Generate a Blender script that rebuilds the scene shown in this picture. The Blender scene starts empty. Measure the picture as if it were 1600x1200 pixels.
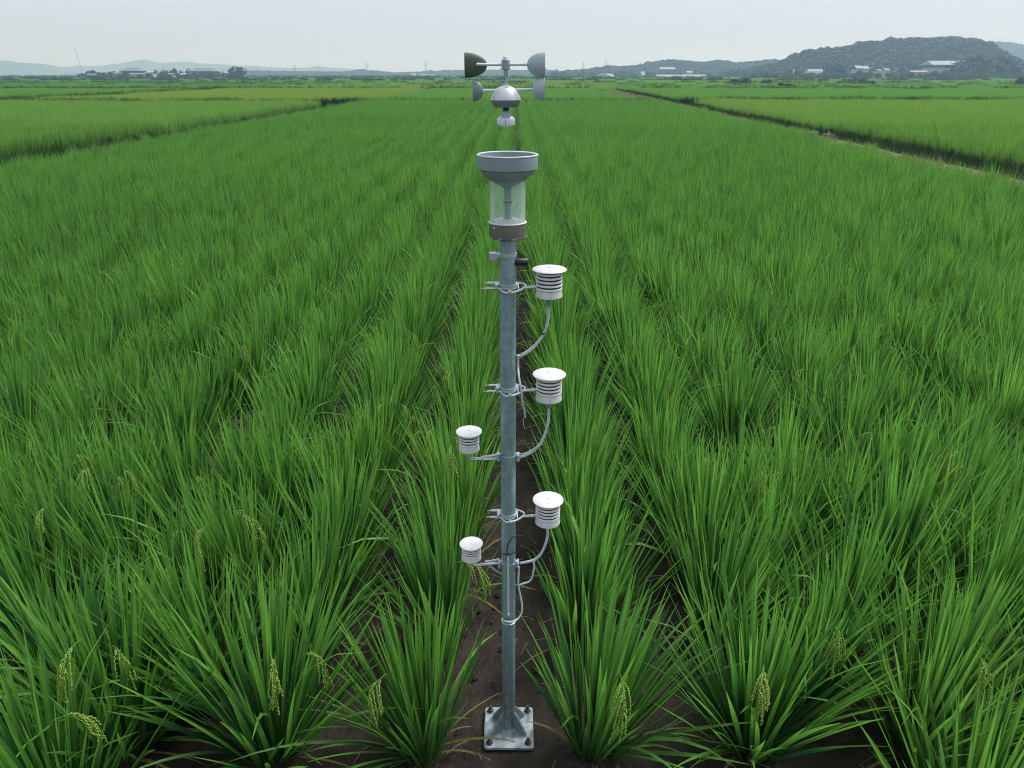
import bpy, bmesh, math, random
import numpy as np
from mathutils import Vector, Matrix

R = math.radians
rng = np.random.default_rng(11)
random.seed(11)
SC = bpy.context.scene
COL = SC.collection

# ------------------------------------------------------------------ camera
H = 2.3                     # camera height (m)
F = 1109.0                  # focal length in pixels of a 1600 px wide frame
PITCH = math.atan((600 - 117) / F)
cam_d = bpy.data.cameras.new('camera')
cam_d.sensor_width = 36.0
cam_d.lens = F / 1600 * 36.0
cam_d.clip_start = 0.05
cam_d.clip_end = 9000
cam = bpy.data.objects.new('camera', cam_d)
cam.location = (0, 0, H)
cam.rotation_euler = (R(90) - PITCH, 0, 0)
COL.objects.link(cam)
SC.camera = cam

# ------------------------------------------------------------------ light
SUN_EL, SUN_AZ = 58, 62     # azimuth from +Y clockwise: high on the right, a little beyond the pole
world = bpy.data.worlds.new('World')
SC.world = world
world.use_nodes = True
nt = world.node_tree
nt.nodes.clear()
out = nt.nodes.new('ShaderNodeOutputWorld')
bg = nt.nodes.new('ShaderNodeBackground')
sky = nt.nodes.new('ShaderNodeTexSky')
sky.sky_type = 'NISHITA'
sky.sun_disc = False
sky.sun_elevation = R(SUN_EL)
sky.sun_rotation = R(SUN_AZ)
sky.dust_density = 4.0
hs = nt.nodes.new('ShaderNodeHueSaturation')
hs.inputs['Saturation'].default_value = 0.45
mx = nt.nodes.new('ShaderNodeMix')
mx.data_type = 'RGBA'
mx.inputs['Factor'].default_value = 0.80       # the grey veil of cloud
mx.inputs['B'].default_value = (6.35, 6.8, 7.65, 1)
nt.links.new(sky.outputs[0], hs.inputs['Color'])
nt.links.new(hs.outputs[0], mx.inputs['A'])
nt.links.new(mx.outputs['Result'], bg.inputs['Color'])
bg.inputs['Strength'].default_value = 0.10
nt.links.new(bg.outputs[0], out.inputs['Surface'])

sun_d = bpy.data.lights.new('sun', 'SUN')
sun_d.energy = 2.8
sun_d.angle = R(30)
sun_d.color = (1.0, 0.97, 0.92)
sun = bpy.data.objects.new('sun', sun_d)
az = R(SUN_AZ)
sdir = Vector((math.sin(az) * math.cos(R(SUN_EL)), math.cos(az) * math.cos(R(SUN_EL)), math.sin(R(SUN_EL))))
sun.rotation_euler = sdir.to_track_quat('Z', 'Y').to_euler()
sun.location = (0, 0, 30)
COL.objects.link(sun)

SC.view_settings.view_transform = 'Standard'
SC.view_settings.look = 'None'
SC.view_settings.exposure = 0.32
SC.view_settings.gamma = 1.0
SC.view_settings.use_curve_mapping = False
SC.render.engine = 'CYCLES'
SC.cycles.max_bounces = 7
SC.cycles.diffuse_bounces = 4
SC.cycles.glossy_bounces = 3
SC.cycles.transmission_bounces = 6
SC.cycles.transparent_max_bounces = 8
SC.cycles.volume_bounces = 1
SC.cycles.use_denoising = True
SC.cycles.filter_width = 1.0
SC.cycles.sample_clamp_indirect = 4.0

HAZE_DENSITY = 0.0006
HAZE_COLOR = (0.53, 0.77, 1.0, 1)

# ------------------------------------------------------------------ helpers
SP, CP = math.sin(PITCH), math.cos(PITCH)


def ray(px, py):
    """direction through a pixel of the 1600x1200 photograph"""
    x, y = (px - 800) / F, (600 - py) / F
    return Vector((x, CP + y * SP, -SP + y * CP))


def P(px, py, Y):
    d = ray(px, py)
    return Vector((0, 0, H)) + d * (Y / d.y)


def G(px, py, z=0.0):
    d = ray(px, py)
    return Vector((0, 0, H)) + d * ((z - H) / d.z)


def mpp(Y, z):
    """metres per photo pixel for a point at depth Y, height z"""
    return (Y * CP + (H - z) * SP) / F


def tag(o, label=None, cat=None, group=None, kind=None):
    if label: o['label'] = label
    if cat: o['category'] = cat
    if group: o['group'] = group
    if kind: o['kind'] = kind
    return o


def empty(name, loc, label, cat, group=None, rz=0.0):
    o = bpy.data.objects.new(name, None)
    o.empty_display_size = 0.1
    o.location = loc
    o.rotation_euler = (0, 0, rz)
    COL.objects.link(o)
    return tag(o, label, cat, group)


def link(name, mesh, parent=None, loc=None):
    o = bpy.data.objects.new(name, mesh)
    COL.objects.link(o)
    if parent is not None:
        o.parent = parent
    if loc is not None:
        o.location = loc
    return o


def mesh_np(name, v, f, mats, smooth=True, attrs=None, fmat=None):
    me = bpy.data.meshes.new(name)
    me.from_pydata([tuple(map(float, a)) for a in v], [], [tuple(map(int, a)) for a in f])
    for m in (mats if isinstance(mats, (list, tuple)) else [mats]):
        me.materials.append(m)
    if smooth:
        me.polygons.foreach_set('use_smooth', [True] * len(me.polygons))
    if fmat is not None:
        me.polygons.foreach_set('material_index', fmat)
    for k, arr in (attrs or {}).items():
        a = me.attributes.new(k, 'FLOAT', 'POINT')
        a.data.foreach_set('value', np.asarray(arr, dtype=np.float32))
    me.update()
    return me


class MB:
    """collects simple solids and links them as one mesh object"""
    def __init__(s):
        s.v, s.f, s.sm = [], [], []

    def add(s, v, f, smooth=False):
        n = len(s.v)
        s.v += [tuple(a) for a in v]
        s.f += [tuple(i + n for i in a) for a in f]
        s.sm += [smooth] * len(f)

    def box(s, c, d, rz=0.0, taper=1.0):
        cx, cy, cz = c
        hx, hy, hz = d[0] / 2, d[1] / 2, d[2] / 2
        cr, sr = math.cos(rz), math.sin(rz)
        v = []
        for z, k in ((-hz, 1.0), (hz, taper)):
            for x, y in ((-hx, -hy), (hx, -hy), (hx, hy), (-hx, hy)):
                x, y = x * k, y * k
                v.append((cx + x * cr - y * sr, cy + x * sr + y * cr, cz + z))
        s.add(v, [(3, 2, 1, 0), (4, 5, 6, 7), (0, 1, 5, 4), (1, 2, 6, 5), (2, 3, 7, 6), (3, 0, 4, 7)])
        return s

    def lathe(s, prof, c=(0, 0, 0), n=40, axis='Z', rot=None, smooth=True, closed=False, caps=True):
        """prof: list of (r, h); revolved round the axis through c"""
        v, f = [], []
        M = rot if rot is not None else Matrix.Identity(3)
        for r, h in prof:
            for i in range(n):
                a = 2 * math.pi * i / n
                p = M @ Vector((r * math.cos(a), r * math.sin(a), h))
                v.append((p.x + c[0], p.y + c[1], p.z + c[2]))
        m = len(prof)
        for j in range(m - 1 + (1 if closed else 0)):
            for i in range(n):
                a, b = j * n + i, j * n + (i + 1) % n
                k = ((j + 1) % m) * n
                f.append((a, b, k + (i + 1) % n, k + i))
        if not closed and caps:
            if prof[0][0] > 1e-6: f.append(tuple(reversed(range(n))))
            if prof[-1][0] > 1e-6: f.append(tuple((m - 1) * n + i for i in range(n)))
        s.add(v, f, smooth)
        return s

    def tube(s, pts, r, n=10, smooth=True, taper=None):
        pts = [Vector(p) for p in pts]
        v, f = [], []
        up = Vector((0, 0, 1))
        t0 = (pts[1] - pts[0]).normalized()
        side = t0.cross(up)
        if side.length < 1e-3: side = t0.cross(Vector((0, 1, 0)))
        side.normalize()
        for k, p in enumerate(pts):
            t = (pts[min(k + 1, len(pts) - 1)] - pts[max(k - 1, 0)]).normalized()
            side = (side - t * side.dot(t)).normalized()
            b = t.cross(side)
            rr = r if taper is None else r * (1 + (taper - 1) * k / (len(pts) - 1))
            for i in range(n):
                a = 2 * math.pi * i / n
                v.append(p + (side * math.cos(a) + b * math.sin(a)) * rr)
        m = len(pts)
        for j in range(m - 1):
            for i in range(n):
                f.append((j * n + i, j * n + (i + 1) % n, (j + 1) * n + (i + 1) % n, (j + 1) * n + i))
        f.append(tuple(reversed(range(n))))
        f.append(tuple((m - 1) * n + i for i in range(n)))
        s.add(v, f, smooth)
        return s

    def build(s, name, mat, parent=None, loc=None, bevel=0.0):
        me = bpy.data.meshes.new(name)
        me.from_pydata(s.v, [], s.f)
        me.polygons.foreach_set('use_smooth', s.sm)
        me.materials.append(mat)
        bm = bmesh.new()
        bm.from_mesh(me)
        bmesh.ops.recalc_face_normals(bm, faces=bm.faces)
        if bevel > 0:
            bmesh.ops.bevel(bm, geom=[e for e in bm.edges], offset=bevel, segments=2, affect='EDGES', profile=0.7)
        for e in bm.edges:
            if len(e.link_faces) == 2 and e.calc_face_angle(0) > 0.6:
                e.smooth = False
        bm.to_mesh(me)
        bm.free()
        me.update()
        return link(name, me, parent, loc)


def spline(pts, n=8):
    """Catmull-Rom through the points"""
    pts = [Vector(p) for p in pts]
    q = [pts[0] * 2 - pts[1]] + pts + [pts[-1] * 2 - pts[-2]]
    o = []
    for i in range(1, len(q) - 2):
        a, b, c, d = q[i - 1:i + 3]
        for k in range(n):
            t = k / n
            o.append(0.5 * ((2 * b) + (c - a) * t + (2 * a - 5 * b + 4 * c - d) * t * t + (3 * b - a - 3 * c + d) * t ** 3))
    o.append(pts[-1])
    return o


def vnoise(x, y, seed=0):
    """smooth value noise on numpy arrays, 0..1"""
    xi, yi = np.floor(x).astype(int), np.floor(y).astype(int)
    xf, yf = x - xi, y - yi
    u, v = xf * xf * (3 - 2 * xf), yf * yf * (3 - 2 * yf)

    def h(a, b):
        n = (a * 374761393 + b * 668265263 + seed * 144665) & 0x7fffffff
        n = ((n ^ (n >> 13)) * 1274126177) & 0x7fffffff
        return ((n ^ (n >> 16)) & 0xffff) / 65535.0
    return (h(xi, yi) * (1 - u) + h(xi + 1, yi) * u) * (1 - v) + (h(xi, yi + 1) * (1 - u) + h(xi + 1, yi + 1) * u) * v


# ------------------------------------------------------------------ materials
def mat(name):
    m = bpy.data.materials.new(name)
    m.use_nodes = True
    n = m.node_tree
    return m, n, n.nodes['Principled BSDF'], n.nodes['Material Output']


def N(n, t, **kw):
    o = n.nodes.new(t)
    for k, v in kw.items():
        setattr(o, k, v)
    return o


def mixc(n, fac, a, b):
    m = N(n, 'ShaderNodeMix', data_type='RGBA')
    for s, v in (('Factor', fac), ('A', a), ('B', b)):
        if isinstance(v, (tuple, list)):
            m.inputs[s].default_value = (*v[:3], 1)
        elif isinstance(v, (int, float)):
            m.inputs[s].default_value = v
        else:
            n.links.new(v, m.inputs[s])
    return m.outputs['Result']


def mathn(n, op, a, b=0.0, c=None, clamp=False):
    m = N(n, 'ShaderNodeMath', operation=op, use_clamp=clamp)
    for i, v in enumerate((a, b, c)):
        if v is None: continue
        if isinstance(v, (int, float)):
            m.inputs[i].default_value = v
        else:
            n.links.new(v, m.inputs[i])
    return m.outputs[0]


def ramp(n, x, lo, hi):
    m = N(n, 'ShaderNodeMapRange')
    n.links.new(x, m.inputs[0])
    m.inputs[1].default_value = lo
    m.inputs[2].default_value = hi
    return m.outputs[0]


def noise(n, scale, detail=4.0, coord='Object', stretch=None, rough=0.55):
    t = N(n, 'ShaderNodeTexCoord')
    x = N(n, 'ShaderNodeTexNoise')
    x.inputs['Scale'].default_value = scale
    x.inputs['Detail'].default_value = detail
    x.inputs['Roughness'].default_value = rough
    if stretch:
        mp = N(n, 'ShaderNodeMapping')
        mp.inputs['Scale'].default_value = stretch
        n.links.new(t.outputs[coord], mp.inputs[0])
        n.links.new(mp.outputs[0], x.inputs['Vector'])
    else:
        n.links.new(t.outputs[coord], x.inputs['Vector'])
    return x.outputs['Fac']


def bump(n, bsdf, h, strength=0.3, dist=0.01):
    b = N(n, 'ShaderNodeBump')
    b.inputs['Strength'].default_value = strength
    b.inputs['Distance'].default_value = dist
    n.links.new(h, b.inputs['Height'])
    n.links.new(b.outputs[0], bsdf.inputs['Normal'])


def plain(name, color, rough=0.5, metal=0.0, var=0.12, scale=30.0, spec=0.5):
    m, n, b, o = mat(name)
    c2 = tuple(max(0.0, c * (1 - 2 * var)) for c in color)
    x = noise(n, scale, 5)
    n.links.new(mixc(n, ramp(n, x, 0.3, 0.7), c2, color), b.inputs['Base Color'])
    b.inputs['Roughness'].default_value = rough
    b.inputs['Metallic'].default_value = metal
    b.inputs['Specular IOR Level'].default_value = spec
    return m


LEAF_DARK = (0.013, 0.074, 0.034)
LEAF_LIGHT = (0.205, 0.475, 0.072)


def leaf_material(name, dark, light, straw=(0.30, 0.25, 0.10), trans=0.48, rough=0.46, deep=(0.024, 0.085, 0.028), glow=(0.155, 0.43, 0.055), ripe=(0.34, 0.43, 0.06)):
    m, n, b, o = mat(name)
    hue = N(n, 'ShaderNodeAttribute', attribute_name='hue').outputs['Fac']
    along = N(n, 'ShaderNodeAttribute', attribute_name='along').outputs['Fac']
    tone = N(n, 'ShaderNodeAttribute', attribute_type='INSTANCER', attribute_name='tone').outputs['Fac']
    f = mathn(n, 'MULTIPLY_ADD', mathn(n, 'POWER', along, 1.6), 1.08, mathn(n, 'MULTIPLY_ADD', hue, 1.25, -0.52), clamp=True)  # random leaf hue, plus darker blade bases painted in as foreground shade
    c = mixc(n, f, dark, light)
    # tone > 0: ripening yellow-green; tone < 0: deep blue-green
    c = mixc(n, mathn(n, 'MULTIPLY', tone, 1.0, clamp=True), c, ripe)
    c = mixc(n, mathn(n, 'MULTIPLY', tone, -1.0, clamp=True), c, deep)
    c = mixc(n, ramp(n, hue, 1.2, 1.3), c, straw)
    # blotches, and tips that have begun to dry
    c = mixc(n, mathn(n, 'MULTIPLY', ramp(n, noise(n, 34, 4), 0.5, 0.8), 0.35), c, dark)
    c = mixc(n, mathn(n, 'MULTIPLY', ramp(n, along, 0.90, 1.0), mathn(n, 'MULTIPLY', ramp(n, hue, 0.55, 0.9), 0.6)), c, straw)
    n.links.new(c, b.inputs['Base Color'])
    b.inputs['Roughness'].default_value = rough
    b.inputs['Specular IOR Level'].default_value = 0.4
    tr = N(n, 'ShaderNodeBsdfTranslucent')
    n.links.new(mixc(n, 0.5, c, glow), tr.inputs['Color'])
    ms = N(n, 'ShaderNodeMixShader')
    ms.inputs[0].default_value = trans
    n.links.new(b.outputs[0], ms.inputs[1])
    n.links.new(tr.outputs[0], ms.inputs[2])
    n.links.new(ms.outputs[0], o.inputs['Surface'])
    return m


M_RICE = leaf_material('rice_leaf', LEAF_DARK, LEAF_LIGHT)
M_WEED = leaf_material('weed_leaf', (0.014, 0.050, 0.012), (0.045, 0.105, 0.020), trans=.25, deep=(.008, .026, .010), glow=(.05, .12, .02))
M_CROWN = leaf_material('tree_leaf', (0.008, 0.031, 0.024), (0.017, 0.052, 0.034), trans=0.06, rough=0.7, deep=(0.006, 0.014, 0.010), glow=(0.05, 0.09, 0.02), ripe=(0.035, 0.075, 0.030))
M_DRYGRASS = leaf_material('dry_grass', (0.15, 0.20, 0.05), (0.33, 0.33, 0.12), trans=0.25, rough=0.6, glow=(0.3, 0.26, 0.08))
M_STRAW = plain('straw', (0.36, 0.29, 0.13), 0.6, 0, 0.25, 60)
M_GRAIN = plain('rice_grain', (0.29, 0.44, 0.065), 0.5, 0, 0.22, 90)
M_STALK = plain('green_stalk', (0.11, 0.22, 0.035), 0.5, 0, 0.15, 40)


def galv_material():
    m, n, b, o = mat('galvanised_steel')
    x1 = noise(n, 55, 3)
    x2 = noise(n, 9, 6, stretch=(6, 6, 0.5))
    c = mixc(n, ramp(n, x1, 0.35, 0.65), (0.24, 0.34, 0.395), (0.33, 0.44, 0.50))
    c = mixc(n, mathn(n, 'MULTIPLY', ramp(n, x2, 0.5, 0.75), 0.6), c, (0.19, 0.27, 0.315))
    # mud splashed up from the soil on the foot of the pole
    tc = N(n, 'ShaderNodeTexCoord')
    sz = N(n, 'ShaderNodeSeparateXYZ')
    n.links.new(tc.outputs['Object'], sz.inputs[0])
    low = ramp(n, sz.outputs['Z'], 0.34, 0.02)
    spl = noise(n, 70, 6)
    mud = ramp(n, mathn(n, 'ADD', spl, mathn(n, 'MULTIPLY', low, 0.22)), 0.66, 0.74)
    c = mixc(n, mathn(n, 'MULTIPLY', mathn(n, 'MULTIPLY', mud, low), 0.8, clamp=True), c, (0.085, 0.068, 0.052))
    scr = noise(n, 16, 8, stretch=(14, 14, 0.35))
    c = mixc(n, mathn(n, 'MULTIPLY', ramp(n, scr, 0.62, 0.70), 0.35), c, (0.46, 0.56, 0.62))
    n.links.new(c, b.inputs['Base Color'])
    b.inputs['Metallic'].default_value = 0.45
    n.links.new(mathn(n, 'MULTIPLY_ADD', x1, 0.25, 0.34), b.inputs['Roughness'])
    bump(n, b, x2, 0.08, 0.002)
    return m


def plate_material():
    m, n, b, o = mat('weathered_plate')
    x1 = noise(n, 38, 6)
    x2 = noise(n, 14, 4)
    c = mixc(n, ramp(n, x1, 0.38, 0.62), (0.20, 0.25, 0.29), (0.44, 0.52, 0.58))
    c = mixc(n, ramp(n, x2, 0.55, 0.72), c, (0.10, 0.10, 0.095))
    n.links.new(c, b.inputs['Base Color'])
    b.inputs['Metallic'].default_value = 0.15
    b.inputs['Roughness'].default_value = 0.62
    bump(n, b, x1, 0.25, 0.002)
    return m


def white_material():
    m, n, b, o = mat('white_plastic')
    x = noise(n, 22, 6)
    c = mixc(n, mathn(n, 'MULTIPLY', ramp(n, x, 0.52, 0.75), 0.5), (0.63, 0.64, 0.65), (0.49, 0.48, 0.47))
    st = noise(n, 12, 5, stretch=(9, 9, 0.7))
    c = mixc(n, mathn(n, 'MULTIPLY', ramp(n, st, 0.50, 0.72), 0.45), c, (0.40, 0.40, 0.36))
    sp = noise(n, 160, 3)
    c = mixc(n, mathn(n, 'MULTIPLY', ramp(n, sp, 0.70, 0.76), 0.3), c, (0.20, 0.18, 0.14))
    n.links.new(c, b.inputs['Base Color'])
    b.inputs['Roughness'].default_value = 0.48
    return m


M_GALV = galv_material()
M_PLATE = plate_material()
M_WHITE = white_material()
M_CLAMP = plain('bright_zinc', (0.58, 0.64, 0.68), 0.33, 0.5, 0.15, 70)
M_CABLE = plain('pale_cable', (0.56, 0.62, 0.65), 0.5, 0, 0.12, 25)
M_STEM = plain('grey_plastic_stem', (0.21, 0.28, 0.31), 0.5, 0, 0.08, 40)
M_FUNNEL = plain('grey_gauge_plastic', (0.25, 0.31, 0.34), 0.45, 0, 0.06, 12)
M_RIM = plain('pale_rim', (0.62, 0.68, 0.72), 0.4, 0, 0.06, 20)
M_BLACK = plain('black_rubber', (0.012, 0.014, 0.018), 0.45, 0, 0.2, 30)
M_DARKCORE = plain('dark_core', (0.03, 0.036, 0.042), 0.6, 0, 0.1, 30)
M_STEEL = plain('stainless_band', (0.25, 0.235, 0.21), 0.38, 0.3, 0.16, 14)
M_SHADED_OLIVE = plain('shaded_olive_cup', (0.080, 0.120, 0.080), 0.5, 0.0, 0.12, 30)  # this cup's shaded look is put into its colour as dark olive
M_CUP = plain('pale_cup', (0.40, 0.49, 0.53), 0.4, 0.15, 0.08, 25)
M_CUP2 = plain('grey_cup', (0.22, 0.27, 0.32), 0.4, 0.2, 0.08, 25)
M_SILVER = plain('silver_housing', (0.66, 0.71, 0.75), 0.38, 0.35, 0.08, 18)
M_BOLT = plain('rusty_bolt', (0.16, 0.13, 0.10), 0.5, 0.5, 0.3, 120)


def glass_material():
    m, n, b, o = mat('clear_gauge_plastic')
    n.nodes.remove(b)
    tr = N(n, 'ShaderNodeBsdfTransparent')
    tr.inputs[0].default_value = (0.95, 0.985, 0.97, 1)
    gl = N(n, 'ShaderNodeBsdfGlossy')
    gl.inputs['Roughness'].default_value = 0.12
    df = N(n, 'ShaderNodeBsdfTranslucent')
    df.inputs[0].default_value = (0.70, 0.84, 0.77, 1)
    lw = N(n, 'ShaderNodeLayerWeight')
    lw.inputs[0].default_value = 0.25
    a = N(n, 'ShaderNodeMixShader')
    n.links.new(mathn(n, 'MULTIPLY', lw.outputs['Fresnel'], 0.6), a.inputs[0])
    n.links.new(tr.outputs[0], a.inputs[1])
    n.links.new(gl.outputs[0], a.inputs[2])
    c = N(n, 'ShaderNodeMixShader')
    n.links.new(mathn(n, 'MULTIPLY_ADD', lw.outputs['Facing'], 0.22, 0.25), c.inputs[0])
    n.links.new(a.outputs[0], c.inputs[1])
    n.links.new(df.outputs[0], c.inputs[2])
    n.links.new(c.outputs[0], o.inputs['Surface'])
    return m


M_GLASS = glass_material()


def ground_material():
    m, n, b, o = mat('field_ground')
    x1 = noise(n, 9, 8)
    x2 = noise(n, 60, 6)
    x3 = noise(n, 1.3, 4)
    c = mixc(n, ramp(n, x1, 0.3, 0.7), (0.014, 0.011, 0.009), (0.046, 0.035, 0.027))
    c = mixc(n, mathn(n, 'MULTIPLY', ramp(n, x2, 0.58, 0.72), 0.6), c, (0.075, 0.060, 0.046))
    c = mixc(n, mathn(n, 'MULTIPLY', ramp(n, x3, 0.5, 0.7), 0.5), c, (0.014, 0.013, 0.011))
    geo = N(n, 'ShaderNodeNewGeometry')
    sx = N(n, 'ShaderNodeSeparateXYZ')
    n.links.new(geo.outputs['Position'], sx.inputs[0])
    far = ramp(n, sx.outputs['Y'], 110, 160)
    big = noise(n, 0.012, 3)
    c = mixc(n, far, c, mixc(n, ramp(n, big, 0.4, 0.6), (0.045, 0.115, 0.03), (0.075, 0.145, 0.035)))
    n.links.new(c, b.inputs['Base Color'])
    b.inputs['Roughness'].default_value = 0.75
    b.inputs['Specular IOR Level'].default_value = 0.3
    h = mathn(n, 'MULTIPLY_ADD', x2, 0.35, x1)
    bump(n, b, h, 1.0, 0.03)
    return m


M_GROUND = ground_material()
M_PATH = plain('bank_earth', (0.17, 0.165, 0.08), 0.9, 0, 0.25, 3.0)
M_CLOD = plain('soil_clod', (0.055, 0.042, 0.032), 0.9, 0, 0.3, 40)
M_CONCRETE = plain('concrete', (0.42, 0.43, 0.40), 0.8, 0, 0.18, 9)
M_PALE_EARTH = plain('fallow_earth', (0.33, 0.33, 0.27), 0.9, 0, 0.15, 0.2)
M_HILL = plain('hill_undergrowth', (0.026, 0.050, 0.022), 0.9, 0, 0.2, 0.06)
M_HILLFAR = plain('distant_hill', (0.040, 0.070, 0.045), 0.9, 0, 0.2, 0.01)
M_MOUND = plain('dark_brush', (0.030, 0.026, 0.022), 0.9, 0, 0.2, 0.3)
M_BARK = plain('bark', (0.07, 0.055, 0.04), 0.9, 0, 0.2, 3)
M_ROOF_GREY = plain('grey_roof', (0.20, 0.23, 0.24), 0.55, 0.0, 0.15, 0.6)
M_ROOF_GREEN = plain('grey_green_roof', (0.16, 0.21, 0.19), 0.6, 0, 0.12, 0.6)
M_ROOF_PALE = plain('pale_metal_roof', (0.31, 0.36, 0.39), 0.75, 0.0, 0.08, 0.6)
M_WALL_WHITE = plain('white_wall', (0.44, 0.46, 0.47), 0.7, 0, 0.08, 0.5)
M_WALL_DARK = plain('dark_wall', (0.08, 0.085, 0.09), 0.7, 0, 0.1, 0.5)
M_WINDOW = plain('dark_window', (0.03, 0.04, 0.05), 0.15, 0, 0.1, 1)
M_FILM = plain('greenhouse_film', (0.38, 0.42, 0.43), 0.7, 0, 0.06, 0.8)
M_PYLON = plain('pylon_steel', (0.20, 0.22, 0.24), 0.6, 0.2, 0.1, 0.5)
M_CRANE = plain('crane_paint', (0.30, 0.12, 0.09), 0.5, 0, 0.1, 0.5)


def water_material():
    m, n, b, o = mat('paddy_water')
    b.inputs['Base Color'].default_value = (0.05, 0.06, 0.05, 1)
    b.inputs['Roughness'].default_value = 0.08
    x = noise(n, 1.2, 3)
    bump(n, b, x, 0.05, 0.02)
    return m


M_WATER = water_material()

# ------------------------------------------------------------------ ground
ROW_EDGE = [0.32 + 0.57 * k for k in range(17)]
LEFT_EDGE, RIGHT_EDGE = -11.3, 9.6


def axis_coords(dense_lo, dense_hi, step, lo, hi, grow=1.32):
    a = list(np.arange(dense_lo, dense_hi + 1e-6, step))
    s, x = step, a[-1]
    while x < hi:
        s *= grow
        x = min(hi, x + s)
        a.append(x)
    s, x = step, a[0]
    pre = []
    while x > lo:
        s *= grow
        x = max(lo, x - s)
        pre.append(x)
    return np.array(pre[::-1] + a)


gx = axis_coords(-1.3, 1.3, 0.02, -2400, 2400)
gy = axis_coords(1.4, 4.6, 0.02, -280, 2750)
GX, GY = np.meshgrid(gx, gy)
near = np.clip(1 - np.maximum(np.abs(GX) - 1.3, 0) / 3, 0, 1) * np.clip(1 - np.maximum(GY - 4.6, 0) / 6, 0, 1) * (GY > 0)
zz = (vnoise(GX * 5, GY * 5, 1) - .5) * 0.030 + (vnoise(GX * 14, GY * 14, 2) - .5) * 0.018 + (vnoise(GX * 33, GY * 33, 3) - .5) * 0.012
pl = np.clip((np.hypot(GX + 0.012, GY - 1.965) - 0.13) / 0.08, 0, 1)
zz = zz * near * pl - 0.006
zz += np.clip((np.abs(GX) - 0.18) / 0.25, 0, 1) * 0.02 * near
nx_, ny_ = len(gx), len(gy)
idx = np.arange(nx_ * ny_).reshape(ny_, nx_)
gf = np.stack([idx[:-1, :-1], idx[:-1, 1:], idx[1:, 1:], idx[1:, :-1]], -1).reshape(-1, 4)
gv = np.stack([GX, GY, zz], -1).reshape(-1, 3)
ground = link('ground', mesh_np('ground', gv, gf, M_GROUND))
tag(ground, kind='structure')

# ------------------------------------------------------------------ leaves, rice clumps
def blades(specs, nseg=6, keel=0.18):
    """specs: dict arrays p(3) az tilt bend L w hue twist -> verts, faces, along, hue (vectorised)"""
    n = len(specs['az'])
    t = np.linspace(0, 1, nseg + 1)
    az, ti, be, L, w = (specs[k][:, None] for k in ('az', 'tilt', 'bend', 'L', 'w'))
    th = ti + be * t[None, :] ** 1.6                       # angle from the vertical along the blade
    ds = L / nseg
    thm = (th[:, 1:] + th[:, :-1]) / 2
    rad = np.concatenate([np.zeros((n, 1)), np.cumsum(np.sin(thm) * ds, 1)], 1)
    hei = np.concatenate([np.zeros((n, 1)), np.cumsum(np.cos(thm) * ds, 1)], 1)
    ca, sa = np.cos(az), np.sin(az)
    cx = specs['p'][:, 0:1] + rad * ca
    cy = specs['p'][:, 1:2] + rad * sa
    cz = specs['p'][:, 2:3] + hei
    wid = w * 0.5 * np.clip(0.55 + 1.6 * t, 0, 1)[None, :] * np.clip((1 - t) * 2.6, 0, 1)[None, :] ** 0.8
    wid[:, -1] = 0.0004
    tw = specs['twist'][:, None] * (0.3 + 0.7 * t)[None, :]
    # side vector (horizontal, perpendicular to az) twisted towards the blade normal
    nxv, nyv, nzv = np.cos(th) * ca, np.cos(th) * sa, -np.sin(th)
    sxv, syv, szv = -sa * np.cos(tw) + nxv * np.sin(tw), ca * np.cos(tw) + nyv * np.sin(tw), nzv * np.sin(tw)
    mxv, myv, mzv = -sa * -np.sin(tw) + nxv * np.cos(tw), ca * -np.sin(tw) + nyv * np.cos(tw), nzv * np.cos(tw)
    k = keel
    l_ = np.stack([cx + sxv * wid - mxv * wid * k, cy + syv * wid - myv * wid * k, cz + szv * wid - mzv * wid * k], -1)
    m_ = np.stack([cx + mxv * wid * k, cy + myv * wid * k, cz + mzv * wid * k], -1)
    r_ = np.stack([cx - sxv * wid - mxv * wid * k, cy - syv * wid - myv * wid * k, cz - szv * wid - mzv * wid * k], -1)
    v = np.stack([l_, m_, r_], 2).reshape(-1, 3)
    per = 3 * (nseg + 1)
    base = (np.arange(n) * per)[:, None]
    j = np.arange(nseg)[None, :] * 3
    b = (base + j)
    f1 = np.stack([b, b + 1, b + 4, b + 3], -1).reshape(-1, 4)
    f2 = np.stack([b + 1, b + 2, b + 5, b + 4], -1).reshape(-1, 4)
    f = np.concatenate([f1, f2])
    al = np.broadcast_to(np.repeat(t, 3)[None, :], (n, per)).reshape(-1)
    hu = np.broadcast_to(specs['hue'][:, None], (n, per)).reshape(-1)
    return v, f, al, hu


def clump_specs(r, n, height=0.72, spread=1.0, wmin=0.009, wmax=0.015, dry=5):
    u = r.random(n)
    tilt = (0.03 + 0.60 * u ** 1.35) * spread
    bend = 0.02 + 0.20 * r.random(n) ** 2.5 + 0.12 * u * r.random(n)
    L = height * (1.02 - 0.22 * u) * r.uniform(0.72, 1.08, n)
    az = r.uniform(0, 2 * math.pi, n)
    br = 0.012 + 0.070 * np.sqrt(u) * r.uniform(0.5, 1, n)
    p = np.stack([np.cos(az) * br, np.sin(az) * br, np.full(n, -0.01)], -1)
    s = dict(az=az + r.normal(0, 0.35, n), tilt=tilt, bend=bend, L=L, w=r.uniform(wmin, wmax, n),
             hue=np.clip(r.normal(0.42, 0.40, n), 0, 1.1), twist=r.normal(0, 0.6, n), p=p)
    kink = r.random(n) < .035
    s['bend'][kink] += r.uniform(.8, 1.6, kink.sum())
    if dry:
        k = slice(0, dry)
        s['tilt'][k] = r.uniform(0.7, 1.1, dry)
        s['bend'][k] = r.uniform(0.6, 1.3, dry)
        s['L'][k] = r.uniform(0.18, 0.42, dry)
        s['w'][k] *= 0.6
        s['hue'][k] = 1.5
    return s


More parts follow.
